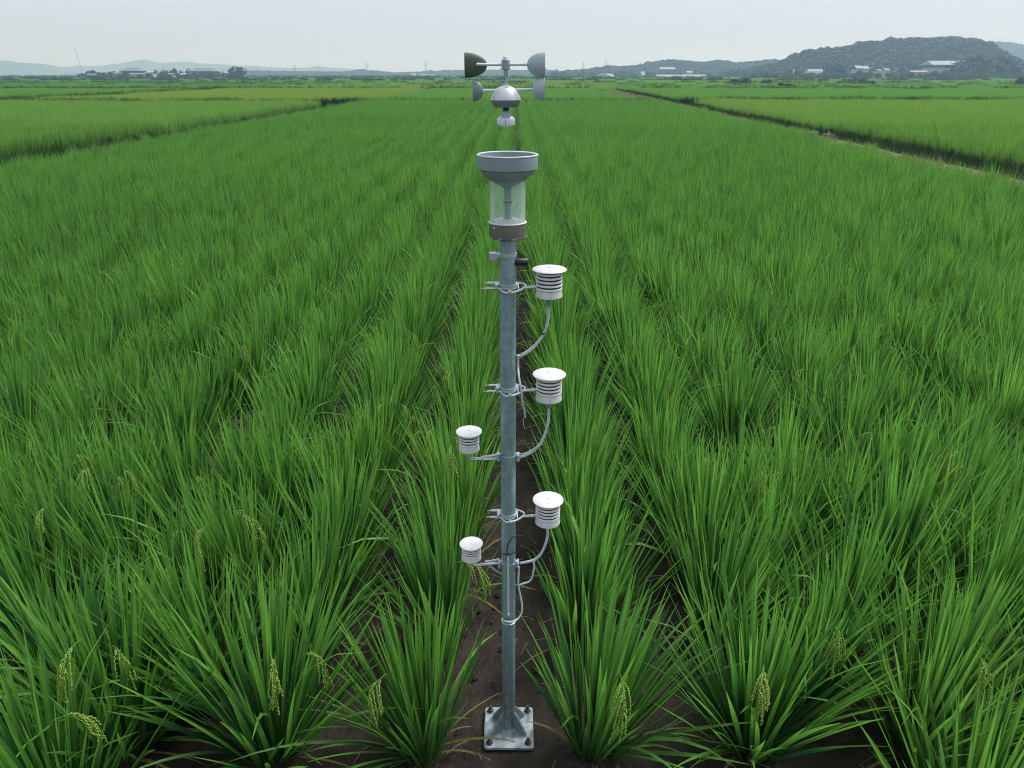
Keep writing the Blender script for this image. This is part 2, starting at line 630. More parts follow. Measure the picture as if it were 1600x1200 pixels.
def clump_mesh(seed, n=120, nseg=6, **kw):
    r = np.random.default_rng(seed)
    v, f, al, hu = blades(clump_specs(r, n, **kw), nseg)
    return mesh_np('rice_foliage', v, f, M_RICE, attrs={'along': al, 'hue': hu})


CLUMPS = [clump_mesh(100 + i, 180, spread=1.08, wmin=.011, wmax=.018) for i in range(10)]
CLUMPS_NARROW = [clump_mesh(150 + i, 130, spread=.74, wmin=.012, wmax=.019, dry=7) for i in range(6)]            # nearest plants
CLUMPS_ROW = [clump_mesh(170 + i, 150, spread=.92, wmin=.011, wmax=.018, dry=6) for i in range(8)]
CLUMPS_MID = [clump_mesh(200 + i, 125, 4, dry=2, spread=.78, wmin=.009, wmax=.0145) for i in range(8)]


def tile_mesh(seed, size, dens, w, nseg, h=0.66, material=None, name='rice_tile', tiltmax=0.55):
    r = np.random.default_rng(seed)
    n = int(size * size * dens)
    s = dict(az=r.uniform(0, 6.283, n), tilt=0.05 + tiltmax * r.random(n) ** 1.4, bend=0.1 + 0.5 * r.random(n) ** 2,
             L=h * r.uniform(0.75, 1.12, n), w=w * r.uniform(0.7, 1.2, n), hue=np.clip(r.normal(0.5, 0.24, n), 0, 1),
             twist=r.normal(0, 0.6, n),
             p=np.stack([r.uniform(-size / 2, size / 2, n), r.uniform(-size / 2, size / 2, n), r.normal(0, 0.03, n)], -1))
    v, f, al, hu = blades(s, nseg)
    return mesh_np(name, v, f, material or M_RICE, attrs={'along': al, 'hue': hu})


def source(name, me):
    """an object kept outside the scene, used only as the shape that a scatter repeats"""
    return bpy.data.objects.new(name, me)


def scatter_group(name, sources):
    ng = bpy.data.node_groups.new(name, 'GeometryNodeTree')
    ng.interface.new_socket('Geometry', in_out='INPUT', socket_type='NodeSocketGeometry')
    ng.interface.new_socket('Geometry', in_out='OUTPUT', socket_type='NodeSocketGeometry')
    gi, go = ng.nodes.new('NodeGroupInput'), ng.nodes.new('NodeGroupOutput')
    ip = ng.nodes.new('GeometryNodeInstanceOnPoints')
    jn = ng.nodes.new('GeometryNodeJoinGeometry')
    for s in sources:
        oi = ng.nodes.new('GeometryNodeObjectInfo')
        oi.transform_space = 'ORIGINAL'
        oi.inputs['Object'].default_value = s
        oi.inputs['As Instance'].default_value = True
        ng.links.new(oi.outputs['Geometry'], jn.inputs[0])
    ip.inputs['Pick Instance'].default_value = True
    for key, ty, sock in (('rot', 'FLOAT_VECTOR', 'Rotation'), ('scl', 'FLOAT_VECTOR', 'Scale'), ('pick', 'INT', 'Instance Index')):
        na = ng.nodes.new('GeometryNodeInputNamedAttribute')
        na.data_type = ty
        na.inputs['Name'].default_value = key
        ng.links.new(na.outputs['Attribute'], ip.inputs[sock])
    ng.links.new(gi.outputs[0], ip.inputs['Points'])
    ng.links.new(jn.outputs[0], ip.inputs['Instance'])
    ng.links.new(ip.outputs[0], go.inputs[0])
    return ng


def scatter(name, group_by_lod, pts, lod, tone, tilt=0.075, smin=0.9, smax=1.12, nvar=None, label=None, zrange=None):
    """one 'stuff' object per call; pts (n,3), lod (n,) index into group_by_lod"""
    objs = []
    for li, (ng, nv) in enumerate(group_by_lod):
        sel = lod == li
        n = int(sel.sum())
        if n == 0: continue
        me = bpy.data.meshes.new(name)
        me.vertices.add(n)
        me.vertices.foreach_set('co', pts[sel].astype(np.float32).reshape(-1))
        rot = np.stack([rng.normal(0, tilt, n), rng.normal(0, tilt, n), rng.uniform(0, 6.283, n)], -1)
        s = rng.uniform(smin, smax, n)
        s = s * (.92 + .16 * vnoise(pts[sel][:, 0] * .5 + 80, pts[sel][:, 1] * .3 + 20, 9))
        sv = np.stack([s, s, s * rng.uniform(0.92, 1.08, n)], -1)
        for k, ty, arr in (('rot', 'FLOAT_VECTOR', rot), ('scl', 'FLOAT_VECTOR', sv)):
            a = me.attributes.new(k, ty, 'POINT')
            a.data.foreach_set('vector', arr.astype(np.float32).reshape(-1))
        a = me.attributes.new('pick', 'INT', 'POINT')
        a.data.foreach_set('value', rng.integers(0, nv, n).astype(np.int32))
        a = me.attributes.new('tone', 'FLOAT', 'POINT')
        a.data.foreach_set('value', tone[sel].astype(np.float32))
        me.update()
        o = link(name, me)
        md = o.modifiers.new('scatter', 'NODES')
        md.node_group = ng
        tag(o, label, kind='stuff')
        objs.append(o)
    return objs


G_CLUMP = (scatter_group('clump_scatter', [source('rice_clump', m) for m in CLUMPS_MID]), 8)
G_T1 = (scatter_group('tile_scatter', [source('rice_tile', tile_mesh(300 + i, 2.0, 210, 0.015, 4)) for i in range(5)]), 5)
G_T2 = (scatter_group('tile_scatter', [source('rice_tile', tile_mesh(320 + i, 6.0, 60, 0.042, 3)) for i in range(5)]), 5)
G_T3 = (scatter_group('tile_scatter', [source('rice_tile', tile_mesh(340 + i, 20.0, 7, 0.22, 2)) for i in range(4)]), 4)
G_WEED = (scatter_group('weed_scatter', [source('weed_tuft', clump_mesh(400 + i, 60, 4, height=0.6, spread=1.5, dry=0)) for i in range(5)]), 5)
for _n in G_WEED[0].nodes:
    if _n.type == 'OBJECT_INFO':
        _me = _n.inputs['Object'].default_value.data
        _me.materials.clear()
        _me.materials.append(M_WEED)
G_DRY = (scatter_group('dry_scatter', [source('dry_tuft', clump_mesh(420 + i, 45, 3, height=0.3, spread=1.7, wmin=.006, wmax=.010, dry=0)) for i in range(4)]), 4)
for _n in G_DRY[0].nodes:
    if _n.type == 'OBJECT_INFO':
        _me = _n.inputs['Object'].default_value.data
        _me.materials.clear()
        _me.materials.append(M_DRYGRASS)


def in_view(x, y, margin=3.0):
    return np.abs(x) < 1.05 * y + margin + 4.0


# ---- the main field: rows of plants
rows = []
xs_r = [0.345 + 0.56 * k for k in range(32)]
xs_l = [-0.335 - 0.56 * k for k in range(20)]
for side, xs in ((1, xs_r), (-1, xs_l)):
    for k, x in enumerate(xs):
        y = 1.88 + random.uniform(-.06, .06) + (0.03 if k < 1 else random.uniform(-.05, .10))
        i = 0
        while y < 57.0:
            jx = .028 if (k < 2 or i == 0) else min(.03 + .01 * i, .07)
            xr = x + .0078 * y               # the rows run a hair to the right of the line of sight
            rows.append((side, k, i, xr + random.gauss(0, jx), y + random.gauss(0, .03 if k < 2 else .06)))
            y += 0.51 if i < 1 else (0.42 if i < 2 else (0.34 if i < 6 else 0.28))
            i += 1
        if 0 < k < 7:
            rows.append((side, k, 40, x + .28 * side, 2.12 + random.uniform(-.05, .05)))
            rows.append((side, k, 42, x + .28 * side + random.uniform(-.05, .05), 2.62 + random.uniform(-.08, .08)))
            rows.append((side, k, 43, x + .28 * side + random.uniform(-.05, .05), 3.15 + random.uniform(-.08, .08)))
            if k > 1: rows.append((side, k, 41, x + random.uniform(-.08, .08), 1.52 + random.uniform(-.05, .05)))
rows = [r_ for r_ in rows if in_view(r_[3], r_[4], 2.5) and r_[3] < 8.42 + .045 * r_[4]]
visible = [r_ for r_ in rows if abs(r_[3]) < 0.72 * (r_[4] + 0.5) + 0.25]
visible.sort(key=lambda q: math.hypot(q[3], q[4]))
near_set = visible[:300]
near_ids = set(id(q) for q in near_set)
rest = [q for q in rows if id(q) not in near_ids]

ORD = ['first', 'second', 'third', 'fourth', 'fifth', 'sixth', 'seventh', 'eighth', 'ninth', 'tenth', 'eleventh',
       'twelfth', 'thirteenth', 'fourteenth', 'fifteenth', 'sixteenth', 'seventeenth', 'eighteenth', 'nineteenth', 'twentieth']


# panicles: a thin stalk that arches over and hangs a head of grains
def panicle_mesh(seed):
    r = random.Random(seed)
    mb = MB()
    hgt = r.uniform(0.50, 0.58)
    out_ = r.uniform(0.12, 0.20)
    stem = spline([(0.02, 0, 0), (0.05, 0, hgt * .5), (out_ * .6, 0, hgt * .93), (out_ * .85, 0, hgt), (out_ + .02, 0, hgt + .004), (out_ + .05, 0, hgt - .03),
                   (out_ + .066, 0, hgt - .09)], 5)
    mb.tube(stem, 0.0019, 5)
    stalk_faces = len(mb.f)
    k0 = int(len(stem) * .50)
    oct_f = [(0, 1, 2), (0, 2, 3), (0, 3, 4), (0, 4, 1), (5, 2, 1), (5, 3, 2), (5, 4, 3), (5, 1, 4)]

    def grain(p, d, L=.0115, w=.0031):
        d = d.normalized()
        s = d.cross(Vector((r.random(), r.random(), .3))).normalized()
        b = d.cross(s)
        mb.add([p, p + d * L * .5 + s * w, p + d * L * .5 + b * w, p + d * L * .5 - s * w, p + d * L * .5 - b * w, p + d * L], oct_f, True)
    nb = 12
    for j in range(nb):
        f = k0 + (len(stem) - 2 - k0) * j / (nb - 1)
        p = stem[int(f)].copy()
        d = (stem[int(f) + 1] - stem[int(f)]).normalized()
        d = (d + Vector((r.uniform(-.4, .5), r.uniform(-.9, .9), 0))).normalized()
        L = r.uniform(.08, .13) * (1 - .35 * j / nb)
        m = int(L / .0062)
        for q in range(m):
            d = (d + Vector((0, 0, -.20))).normalized()
            p = p + d * (L / m)
            sd = Vector((r.uniform(-1, 1), r.uniform(-1, 1), r.uniform(-.4, .4)))
            grain(p, d * 1.3 + sd * .5)
    me = bpy.data.meshes.new('panicle')
    me.from_pydata(mb.v, [], mb.f)
    me.materials.append(M_GRAIN)
    me.materials.append(M_STALK)
    me.polygons.foreach_set('use_smooth', [True] * len(me.polygons))
    me.polygons.foreach_set('material_index', [1] * stalk_faces + [0] * (len(me.polygons) - stalk_faces))
    me.update()
    return me


PANICLES = [panicle_mesh(50 + i) for i in range(7)]


def single_leaf(seed, straw=False):
    r = np.random.default_rng(seed)
    s = dict(az=np.zeros(1), tilt=np.array([r.uniform(.45, .85) if not straw else r.uniform(.9, 1.2)]),
             bend=np.array([r.uniform(.25, 1.0) if not straw else r.uniform(.5, 1.0)]),
             L=np.array([r.uniform(.5, .72) if not straw else r.uniform(.2, .4)]),
             w=np.array([r.uniform(.012, .017) if not straw else .007]), hue=np.array([r.uniform(.2, .75) if not straw else 1.5]),
             twist=np.array([r.normal(0, .3)]), p=np.array([[.03, 0, 0.0]]))
    v, f, al, hu = blades(s, 9)
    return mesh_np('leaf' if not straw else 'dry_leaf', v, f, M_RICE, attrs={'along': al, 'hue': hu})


LEAVES = [single_leaf(600 + i) for i in range(12)]
DRYLEAVES = [single_leaf(640 + i, True) for i in range(6)]
SIDE = {1: 'right', -1: 'left'}
NTH = ORD + ['twenty-first', 'twenty-second', 'twenty-third', 'twenty-fourth', 'twenty-fifth', 'twenty-sixth', 'twenty-seventh',
             'twenty-eighth', 'twenty-ninth', 'thirtieth'] + ['far'] * 100

for (side, k, i, x, y) in near_set:
    s = random.uniform(.93, 1.10) + (.05 if k > 4 or (i == 0 and k > 0) else 0)
    front = i == 0
    second = i == 1
    rowname = f'{ORD[k]} row {SIDE[side]} of the metal pole'
    if front:
        lab = f'foremost rice plant of the {rowname}, over bare soil'
        grp = 'front rank of rice plants'
    elif i == 40:
        lab = f'rice plant squeezed in the front gap beyond the {rowname}'
        grp = 'extra rice plants at the front'
    elif i in (42, 43):
        lab = f'rice plant filling a gap beyond the {rowname}, {"second" if i == 42 else "third"} back'
        grp = 'extra rice plants at the front'
    elif i == 41:
        lab = f'rice plant at the bottom edge in the {rowname}'
        grp = 'extra rice plants at the front'
    else:
        lab = f'green rice clump, {NTH[i]} back in the {rowname}'
        grp = 'rice plants in the rows behind the front rank'
    root = empty('rice_plant', (x, y, 0), lab, 'rice plant', grp, random.uniform(0, 6.283))
    root.scale = (s, s, s * random.uniform(.95, 1.06))
    root.rotation_euler.x = random.gauss(0, .08)
    root.rotation_euler.y = random.gauss(0, .08)
    if k == 0 and i < 5:                      # the plants beside the trodden path lean a little away from it
        root.rotation_euler = (random.gauss(0, .03), side * random.uniform(.05, .11), 0)
    fo = link('foliage', random.choice(CLUMPS_NARROW if k == 0 else (CLUMPS_ROW if (k < 5 and 1 <= i < 40) else CLUMPS)), root)
    fo.rotation_euler.z = random.uniform(0, 6.283)
    fo['kind'] = 'stuff'
    fo['tone'] = random.uniform(-.25, .10)
    if front and k < 8:
        for q in range(14):
            lf = link('leaf', random.choice(LEAVES), root)
            lf.rotation_euler.z = random.uniform(0, 6.283) if k else random.uniform(-1.2, 1.2) + (0 if side > 0 else math.pi)
            sc_ = random.uniform(.8, 1.1)
            lf.scale = (sc_, sc_, sc_)
            lf['tone'] = random.uniform(-.4, .0)
        for q in range(5 if k else 2):
            lf = link('dry_leaf', random.choice(DRYLEAVES), root)
            lf.rotation_euler.z = random.uniform(0, 6.283)
    d = math.hypot(x, y)
    npan = 0
    if front: npan = random.choice((1, 1, 2, 2, 3)) if k else 1
    elif d < 4.3 and random.random() < (.42 if abs(x) > 1.0 else .2): npan = random.choice((1, 1, 2, 3))
    elif d < 5.5 and random.random() < .2: npan = 1
    for q in range(npan):
        pn = link('panicle', random.choice(PANICLES), root)
        want = math.atan2(-y, -x) + random.uniform(-1.1, 1.1)       # heads lean out where the stand is open
        pn.rotation_euler.z = want - root.rotation_euler.z
        z = random.uniform(.84, 1.04)
        pn.scale = (z, z, z)

# the stand goes on under and behind the camera
behind = [(side * (.34 + .56 * k) + random.gauss(0, .05), y + random.gauss(0, .06)) for side in (1, -1) for k in range(11)
          for y in np.arange(-4.0, 1.12 if k < 2 else 1.0, .45)]
rp = np.array([(q[3], q[4], 0.0) for q in rest] + [(x, y, 0.0) for x, y in behind])
tone = -0.10 + 0.25 * (vnoise(rp[:, 0] * .35 + 50, rp[:, 1] * .2, 5) - .5) + rng.normal(0, .08, len(rp)) + 0.06 * np.clip(rp[:, 1] / 50, 0, 1)
scatter('rice_field', [G_CLUMP], rp, np.zeros(len(rp), int), tone, label='rows of green rice running away behind the metal pole')


# ---- the neighbouring paddies
def paddy(x0, x1, y0, y1, tone_mid, wob=0.10, label=None, full=34.0, mid=115.0, far=420.0):
    pts, lods = [], []
    def grid(st, lo, hi, lod):
        a = np.arange(x0 + st / 2, x1, st)
        b = np.arange(y0 + st / 2, y1, st)
        if not len(a) or not len(b): return
        X, Y = np.meshgrid(a, b)
        X, Y = X.ravel(), Y.ravel()
        dd = np.hypot(X, Y)
        ok = in_view(X, Y, 4 + st) & (dd >= lo) & (dd < hi)
        j = st * (.10 if lod == 0 else .04)
        p = np.stack([X + rng.normal(0, j, len(X)), Y + rng.normal(0, j, len(X)), np.zeros(len(X))], -1)[ok]
        pts.append(p)
        lods.append(np.full(len(p), lod))
    grid(0.52, 0, full, 0)
    grid(1.9, full, mid, 1)
    grid(5.6, mid, far, 2)
    grid(18.5, far, 3000, 3)
    p, l = np.concatenate(pts), np.concatenate(lods)
    if not len(p): return
    t = tone_mid + wob * 2 * (vnoise(p[:, 0] * .11 + 31, p[:, 1] * .06 + 7, int(abs(x0 * 3 + y0)) % 97) - .5) + rng.normal(0, .05, len(p))
    # the tiles of far bands are wider than a narrow parcel edge: keep them inside
    scatter('rice_field', [G_CLUMP, G_T1, G_T2, G_T3], p, l, t, tilt=.02, label=label)


def edge_r(y):
    return 8.7 + 0.045 * y


def paddy_right(off0, x1, y0, y1, *a, **k):
    """parcel whose left side follows the slanting path on the right"""
    ya = y0
    while ya < y1:
        yb = min(y1, ya + 12)
        paddy(edge_r((ya + yb) / 2) + off0, x1, ya, yb, *a, **k)
        ya = yb


paddy(-39.0, -14.2, 2.0, 57.0, 0.22, label='smooth green paddy left of the ditch')
paddy(-10.6, 11.2, 59.0, 108.0, 0.02, label='green paddy beyond the far end of the rows')
paddy(-39.0, -11.6, 58.6, 109.0, 0.85, 0.08, label='yellow-green ripening paddy on the left')
paddy(-190, -41.5, 20.0, 108.0, -0.12, label='dark green paddies at the far left')
for ya, yb, t_ in ((4.0, 22.0, 0.15), (22.0, 40.0, 0.32), (40.0, 60.0, 0.45)):
    paddy_right(3.2, 62.0, ya, yb, t_, 0.12, label='bright green paddy right of the earth path')
paddy_right(3.6, 58.0, 62.5, 110.0, 0.02, 0.08, label='green paddy far right of the path')
paddy(58.0, 190.0, 62.5, 110.0, 0.16, 0.12, label='dull green paddy at the far right')
BANDS = [(112.5, 128, (-.30, .55, .60, -.05)), (130, 150, (-.10, .75, .50, .30)), (153, 195, (-.32, .42, .75, .05)),
         (199, 262, (-.12, .10, .30, .38)), (268, 350, (-.30, .05, -.05, .10)), (358, 470, (-.2, -.02, .2, -.22)),
         (482, 700, (-.1, -.2, .0, .0)), (716, 1000, (-.25, -.1, -.2, -.1))]
for bi, (ya, yb, tt) in enumerate(BANDS):
    xs = [-900, -41, -10.5, 14 + .02 * ya, 900] if yb < 268 else [-1100, -120, 20, 160, 1100]
    for c in range(4):
        if 150 < yb < 300 and c == 3:
            paddy(xs[c] + 1, 0.42 * (ya + yb) / 2, ya, yb, tt[c], .12, label='far band of rice paddies')
            paddy(0.52 * (ya + yb) / 2, xs[c + 1], ya, yb, tt[c] * .5, .12, label='far band of rice paddies')
        else:
            paddy(xs[c] + .8, xs[c + 1] - .8, ya, yb, tt[c], .12, label='far band of rice paddies')


def weeds(name, line, width, per_m, smin, smax, label, grp=G_WEED, z=0.0, tone_=0.0, patchy=0.0):
    """tufts along a polyline [(x,y),...]"""
    pts = []
    for (x0, y0), (x1, y1) in zip(line[:-1], line[1:]):
        L = math.hypot(x1 - x0, y1 - y0)
        n = max(1, int(L * per_m))
        t = rng.random(n)
        nx, ny = -(y1 - y0) / L, (x1 - x0) / L
        o = rng.uniform(-width / 2, width / 2, n)
        p = np.stack([x0 + (x1 - x0) * t + nx * o, y0 + (y1 - y0) * t + ny * o, np.full(n, z)], -1)
        keep = in_view(p[:, 0], p[:, 1], 4)
        if patchy:
            keep &= vnoise(p[:, 0] * .35 + 9, p[:, 1] * .35, 77) > patchy
        pts.append(p[keep])
    p = np.concatenate(pts)
    if len(p):
        scatter(name, [grp], p, np.zeros(len(p), int), rng.normal(tone_, .1, len(p)), smin=smin, smax=smax, label=label)


# dark weeds on the bunds between parcels
weeds('bank_weeds', [(-13.0, 3), (-13.0, 57)], 1.7, 20, .4, .65, 'low dark weeds added as shade in the ditch left of the rows', tone_=-.9)  # added; their dark tone stands in for the shaded side of the rice
weeds('bank_weeds', [(-39, 57.8), (11, 57.9)], .5, 14, 1.2, 1.4, 'dark weeds along the far end of the rows', tone_=-.6)
weeds('bank_weeds', [(13.5, 61.2), (70, 61.4)], .5, 14, 1.2, 1.4, 'dark weeds on the bund across the right paddies', tone_=-.6)
weeds('bank_weeds', [(-40.2, 20), (-40.2, 110)], 1.0, 9, 1.2, 1.6, 'dark weeds on the far left bund', tone_=-.6)
weeds('bank_weeds', [(-190, 110), (11, 110.2)], 1.0, 7, 1.3, 1.8, 'dark weeds on a far bund', tone_=-.6, patchy=.25)
weeds('bank_weeds', [(15, 111), (190, 111.6)], 1.0, 7, 1.3, 1.8, 'dark weeds on a far bund', tone_=-.6, patchy=.25)
for ya, x0, x1, s_ in ((129, -30, 180, 2.0), (151.5, -220, 200, 2.3), (197, -280, 260, 2.6), (265, -330, 340, 3.2), (354, -420, 420, 3.8), (476, -500, 500, 4.6), (708, -700, 700, 5.5)):
    weeds('bank_weeds', [(x0, ya), ((x0 + x1) / 2, ya + 1), (x1, ya - 1)], 1.4, 6, s_ * .65, s_ * .8, 'dark weeds on a far bund', tone_=-.7, patchy=.38)

# earth bank and path on the right
pts_l = [(edge_r(y) + .35, y) for y in np.linspace(5, 175, 60)]
v, f = [], []
for i, (x, y) in enumerate(pts_l):
    wv = random.gauss(0, .05)
    for dx, z in ((-.35, -.02), (-.15, .30), (.55, .33), (.95, -.02)):
        v.append((x + dx + wv + random.gauss(0, .03), y, z + (random.gauss(0, .025) if z > 0 else 0)))
for i in range(len(pts_l) - 1):
    for j in range(3):
        a = i * 4 + j
        f.append((a, a + 1, a + 5, a + 4))
tag(link('earth_path', mesh_np('earth_path', v, f, M_PATH)), kind='structure')
weeds('dry_bank_grass', [(edge_r(y) + .45, y) for y in (5, 40, 80, 130, 170)], .7, 10, .45, .95, 'dry straw-coloured grass along the earth path', grp=G_DRY, z=.28)
weeds('bank_weeds', [(edge_r(y) + 2.6, y) for y in (5, 40, 80, 130, 170)], 1.5, 18, .4, .7, 'dark weeds added as shade in the ditch beside the earth path', tone_=-.7)  # added strip, coloured dark in place of shade under the rice edge

# flooded and fallow parcels far right
def sheet(name, x0, x1, y0, y1, z, m):
    n = 10
    v = [(x0 + (x1 - x0) * i / n, y0 + (y1 - y0) * j / n, z) for j in range(n + 1) for i in range(n + 1)]
    f = [(j * (n + 1) + i, j * (n + 1) + i + 1, (j + 1) * (n + 1) + i + 1, (j + 1) * (n + 1) + i) for j in range(n) for i in range(n)]
    return tag(link(name, mesh_np(name, v, f, m)), kind='structure')


sheet('paddy_water', 74, 96, 153, 262, .02, M_WATER)

# ------------------------------------------------------------------ hills
def crown_mesh(seed, rx, rz, n, q, lobes=5, mat_=None, name='crown'):
    r = np.random.default_rng(seed)
    lc = r.normal(0, .42, (lobes, 3)) * np.array([rx, rx, rz])
    lc[0] = 0
    lr = r.uniform(.5, .8, lobes)
    k = r.integers(0, lobes, n)
    d = r.normal(0, 1, (n, 3))
    d /= np.linalg.norm(d, axis=1)[:, None]
    rad = lr[k][:, None] * r.uniform(.72, 1.05, n)[:, None]
    c = lc[k] + d * rad * np.array([rx, rx, rz])
    nrm = d + r.normal(0, .55, (n, 3))
    nrm /= np.linalg.norm(nrm, axis=1)[:, None]
    a = np.cross(nrm, r.normal(0, 1, (n, 3)))
    a /= np.linalg.norm(a, axis=1)[:, None]
    b = np.cross(nrm, a)
    s = (q * r.uniform(.6, 1.3, n))[:, None]
    v = np.stack([c + a * s, c + b * s * .7, c - a * s, c - b * s * .7], 1).reshape(-1, 3)
    f = np.arange(n * 4).reshape(-1, 4)
    hue = np.repeat(np.clip(r.normal(.4, .15, n), 0, 1), 4)
    return mesh_np(name, v, f, mat_ or M_CROWN, smooth=False, attrs={'hue': hue, 'along': np.zeros(n * 4)})


G_FOREST = (scatter_group('forest_scatter', [source('forest_crown', crown_mesh(700 + i, 2.3, 1.8, 320, .62)) for i in range(7)]), 7)


def hill(name, prof, D, W, trees, label, m=M_HILL, tree_h=4.0, dens=.13, name2='forest', steps=4):
    pr = [P(x, y, D) for x, y in prof]
    X = np.array([p.x for p in pr]); Z = np.array([p.z for p in pr])
    ns = max(30, int((X[-1] - X[0]) / (W / 14)))
    ns = min(ns, 160)
    xs = np.linspace(X[0], X[-1], ns)
    zs = np.interp(xs, X, Z) - (tree_h if trees else 0)
    T = np.linspace(-1, 1, 33)
    XX, TT = np.meshgrid(xs, T)
    prof_t = np.clip(1 - np.abs(TT) ** 1.8, 0, 1)
    ZZ = np.maximum(zs[None, :], .0) * prof_t
    bumpz = (vnoise(XX / (W * .25) + 5, TT * 5 + 3, 12) - .5) * .28 * ZZ * (np.abs(TT) > .12)
    ZZ = np.maximum(ZZ + bumpz, 0) - .3
    YY = D + TT * W
    idx = np.arange(ns * 33).reshape(33, ns)
    f = np.stack([idx[:-1, :-1], idx[:-1, 1:], idx[1:, 1:], idx[1:, :-1]], -1).reshape(-1, 4)
    tag(link(name, mesh_np(name, np.stack([XX, YY, ZZ], -1).reshape(-1, 3), f, m)), kind='structure')
    if trees:
        n = int((X[-1] - X[0]) * W * 1.25 * dens)
        px = rng.uniform(X[0], X[-1], n)
        tt = rng.uniform(-1, .25, n)
        fz = np.interp(px, xs, np.maximum(zs, 0)) * np.clip(1 - np.abs(tt) ** 1.8, 0, 1)
        p = np.stack([px, D + tt * W, fz + rng.uniform(.2, 1.6, n)], -1)
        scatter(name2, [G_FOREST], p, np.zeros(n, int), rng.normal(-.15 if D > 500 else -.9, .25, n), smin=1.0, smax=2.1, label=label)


hill('wooded_hill', [(1150, 114), (1180, 108), (1205, 104), (1232, 95), (1260, 80), (1290, 78), (1330, 74), (1340, 68), (1370, 66),
                     (1400, 62), (1440, 60), (1460, 64), (1475, 59), (1493, 58), (1502, 60), (1511, 68), (1518, 79), (1530, 92), (1546, 104), (1562, 113)],
     600, 85, True, 'dense dark green trees covering the big hill on the right')
hill('wooded_hill', [(1500, 98), (1530, 75), (1550, 66), (1575, 67), (1600, 72), (1640, 80), (1700, 104)], 1250, 120, True,
     'hazy trees on the hill at the right edge', dens=.05)
hill('wooded_hill', [(860, 116), (880, 113), (910, 109), (950, 104), (985, 104), (1010, 101), (1025, 96), (1050, 94), (1075, 97), (1100, 98),
                     (1120, 94), (1130, 94), (1150, 99), (1180, 96), (1200, 93), (1215, 95), (1240, 92), (1280, 94), (1330, 100)],
     880, 70, True, 'trees on the low wooded ridge right of the anemometer', dens=.085)
hill('tree_belt', [(380, 114), (420, 115), (470, 115), (540, 116), (560, 112), (590, 114), (620, 117), (650, 116), (690, 114), (720, 113), (760, 113), (800, 113), (850, 112), (872, 114)],
     1250, 50, True, 'hazy tree belt on the horizon behind the anemometer', dens=.06, tree_h=1.0)
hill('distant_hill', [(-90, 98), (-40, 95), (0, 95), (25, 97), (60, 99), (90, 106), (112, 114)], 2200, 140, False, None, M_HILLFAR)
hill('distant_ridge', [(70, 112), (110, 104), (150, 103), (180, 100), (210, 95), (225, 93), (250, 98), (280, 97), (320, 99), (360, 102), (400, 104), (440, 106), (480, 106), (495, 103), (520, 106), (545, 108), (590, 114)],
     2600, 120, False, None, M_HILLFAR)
hill('brush_mound', [(1470, 114), (1490, 106), (1520, 102), (1545, 104), (1585, 113)], 430, 14, True, 'dark brown brush on the low mound right of the hall', M_MOUND, tree_h=1.0, dens=.5, name2='brush')

# ------------------------------------------------------------------ trees and shrubs that stand alone
CROWNS = [crown_mesh(800 + i, 1.0, 1.0, 420, .17, 6) for i in range(6)]


def tree(px, ytop, wpx, D, label, group=None, name='broadleaf_tree', trunk=.28):
    top = P(px, ytop, D)
    w = wpx * mpp(D, 1.0)
    h = top.z
    root = empty(name, (top.x, D, 0), label, 'tree', group, random.uniform(0, 6.28))
    tb = MB()
    tb.tube([(0, 0, -.2), (.03 * h, 0, h * .25), (0, .03 * h, h * .6)], .035 * h, 7, taper=.4)
    tb.tube([(.02 * h, 0, h * .3), (.16 * h, .05 * h, h * .6)], .015 * h, 5, taper=.5)
    tb.tube([(.02 * h, 0, h * .28), (-.15 * h, -.06 * h, h * .58)], .015 * h, 5, taper=.5)
    tb.build('trunk', M_BARK, root)
    c = link('crown', random.choice(CROWNS), root)
    ch = h * (1 - trunk) / 2
    c.scale = (w * .47, w * .47, ch * .88)
    c.location = (0, 0, h - ch)
    return root


tree(376, 101, 26, 440, 'big round dark tree at the right end of the left village', trunk=.10)
tree(358, 104, 9, 445, 'slim tree just left of the big round tree', trunk=.15)
tg = 'trees of the village at left'
spots = [(134, 112, 7), (137, 109, 11), (146, 110, 10), (154, 112, 10), (163, 113, 9), (172, 112, 9), (177, 110, 9), (186, 111, 9), (196, 112, 8),
         (223, 111, 9), (243, 109, 10), (251, 110, 9), (258, 109, 9), (266, 108, 8), (271, 107, 8), (283, 110, 10), (292, 109, 10), (301, 110, 10),
         (310, 108, 10), (320, 107, 9), (332, 106, 8), (341, 110, 10), (349, 112, 9)]
for i in range(15):
    tree(136 + i * 15.6 + random.uniform(-4, 4), random.uniform(114.2, 115.6), random.uniform(11, 15), 428 + random.uniform(-4, 4),
         f'low dark hedge tree, {NTH[i]} from the left before the left village', 'hedge trees before the left village', trunk=.03)
for i, (x, y, w) in enumerate(spots):
    lab = 'low dark bushy tree in the tree line round the left village'
    if i == 0: lab = 'small dark tree at the left end of the left village'
    if i == 1: lab = 'rounded dark tree second from the left end of the village tree line'
    if i == 20: lab = 'pointed dark tree rising behind the wide grey-green village roof'
    if i == 14: lab = 'taller pointed tree in the middle of the left village'
    tree(x, y - 1.6, w * 1.15, 455 + random.uniform(-12, 12), lab if lab[0] != 'l' else f'low dark bushy tree, {NTH[i]} from the left along the front of the left village', tg, trunk=.08)
for i in range(18):
    x = 128 + i * 14.3
    tree(x, 113.3 + random.uniform(-.8, .8), 15, 470 + random.uniform(0, 8), f'low hazy tree, {NTH[i]} from the left in the line behind the left village', tg, trunk=.05)


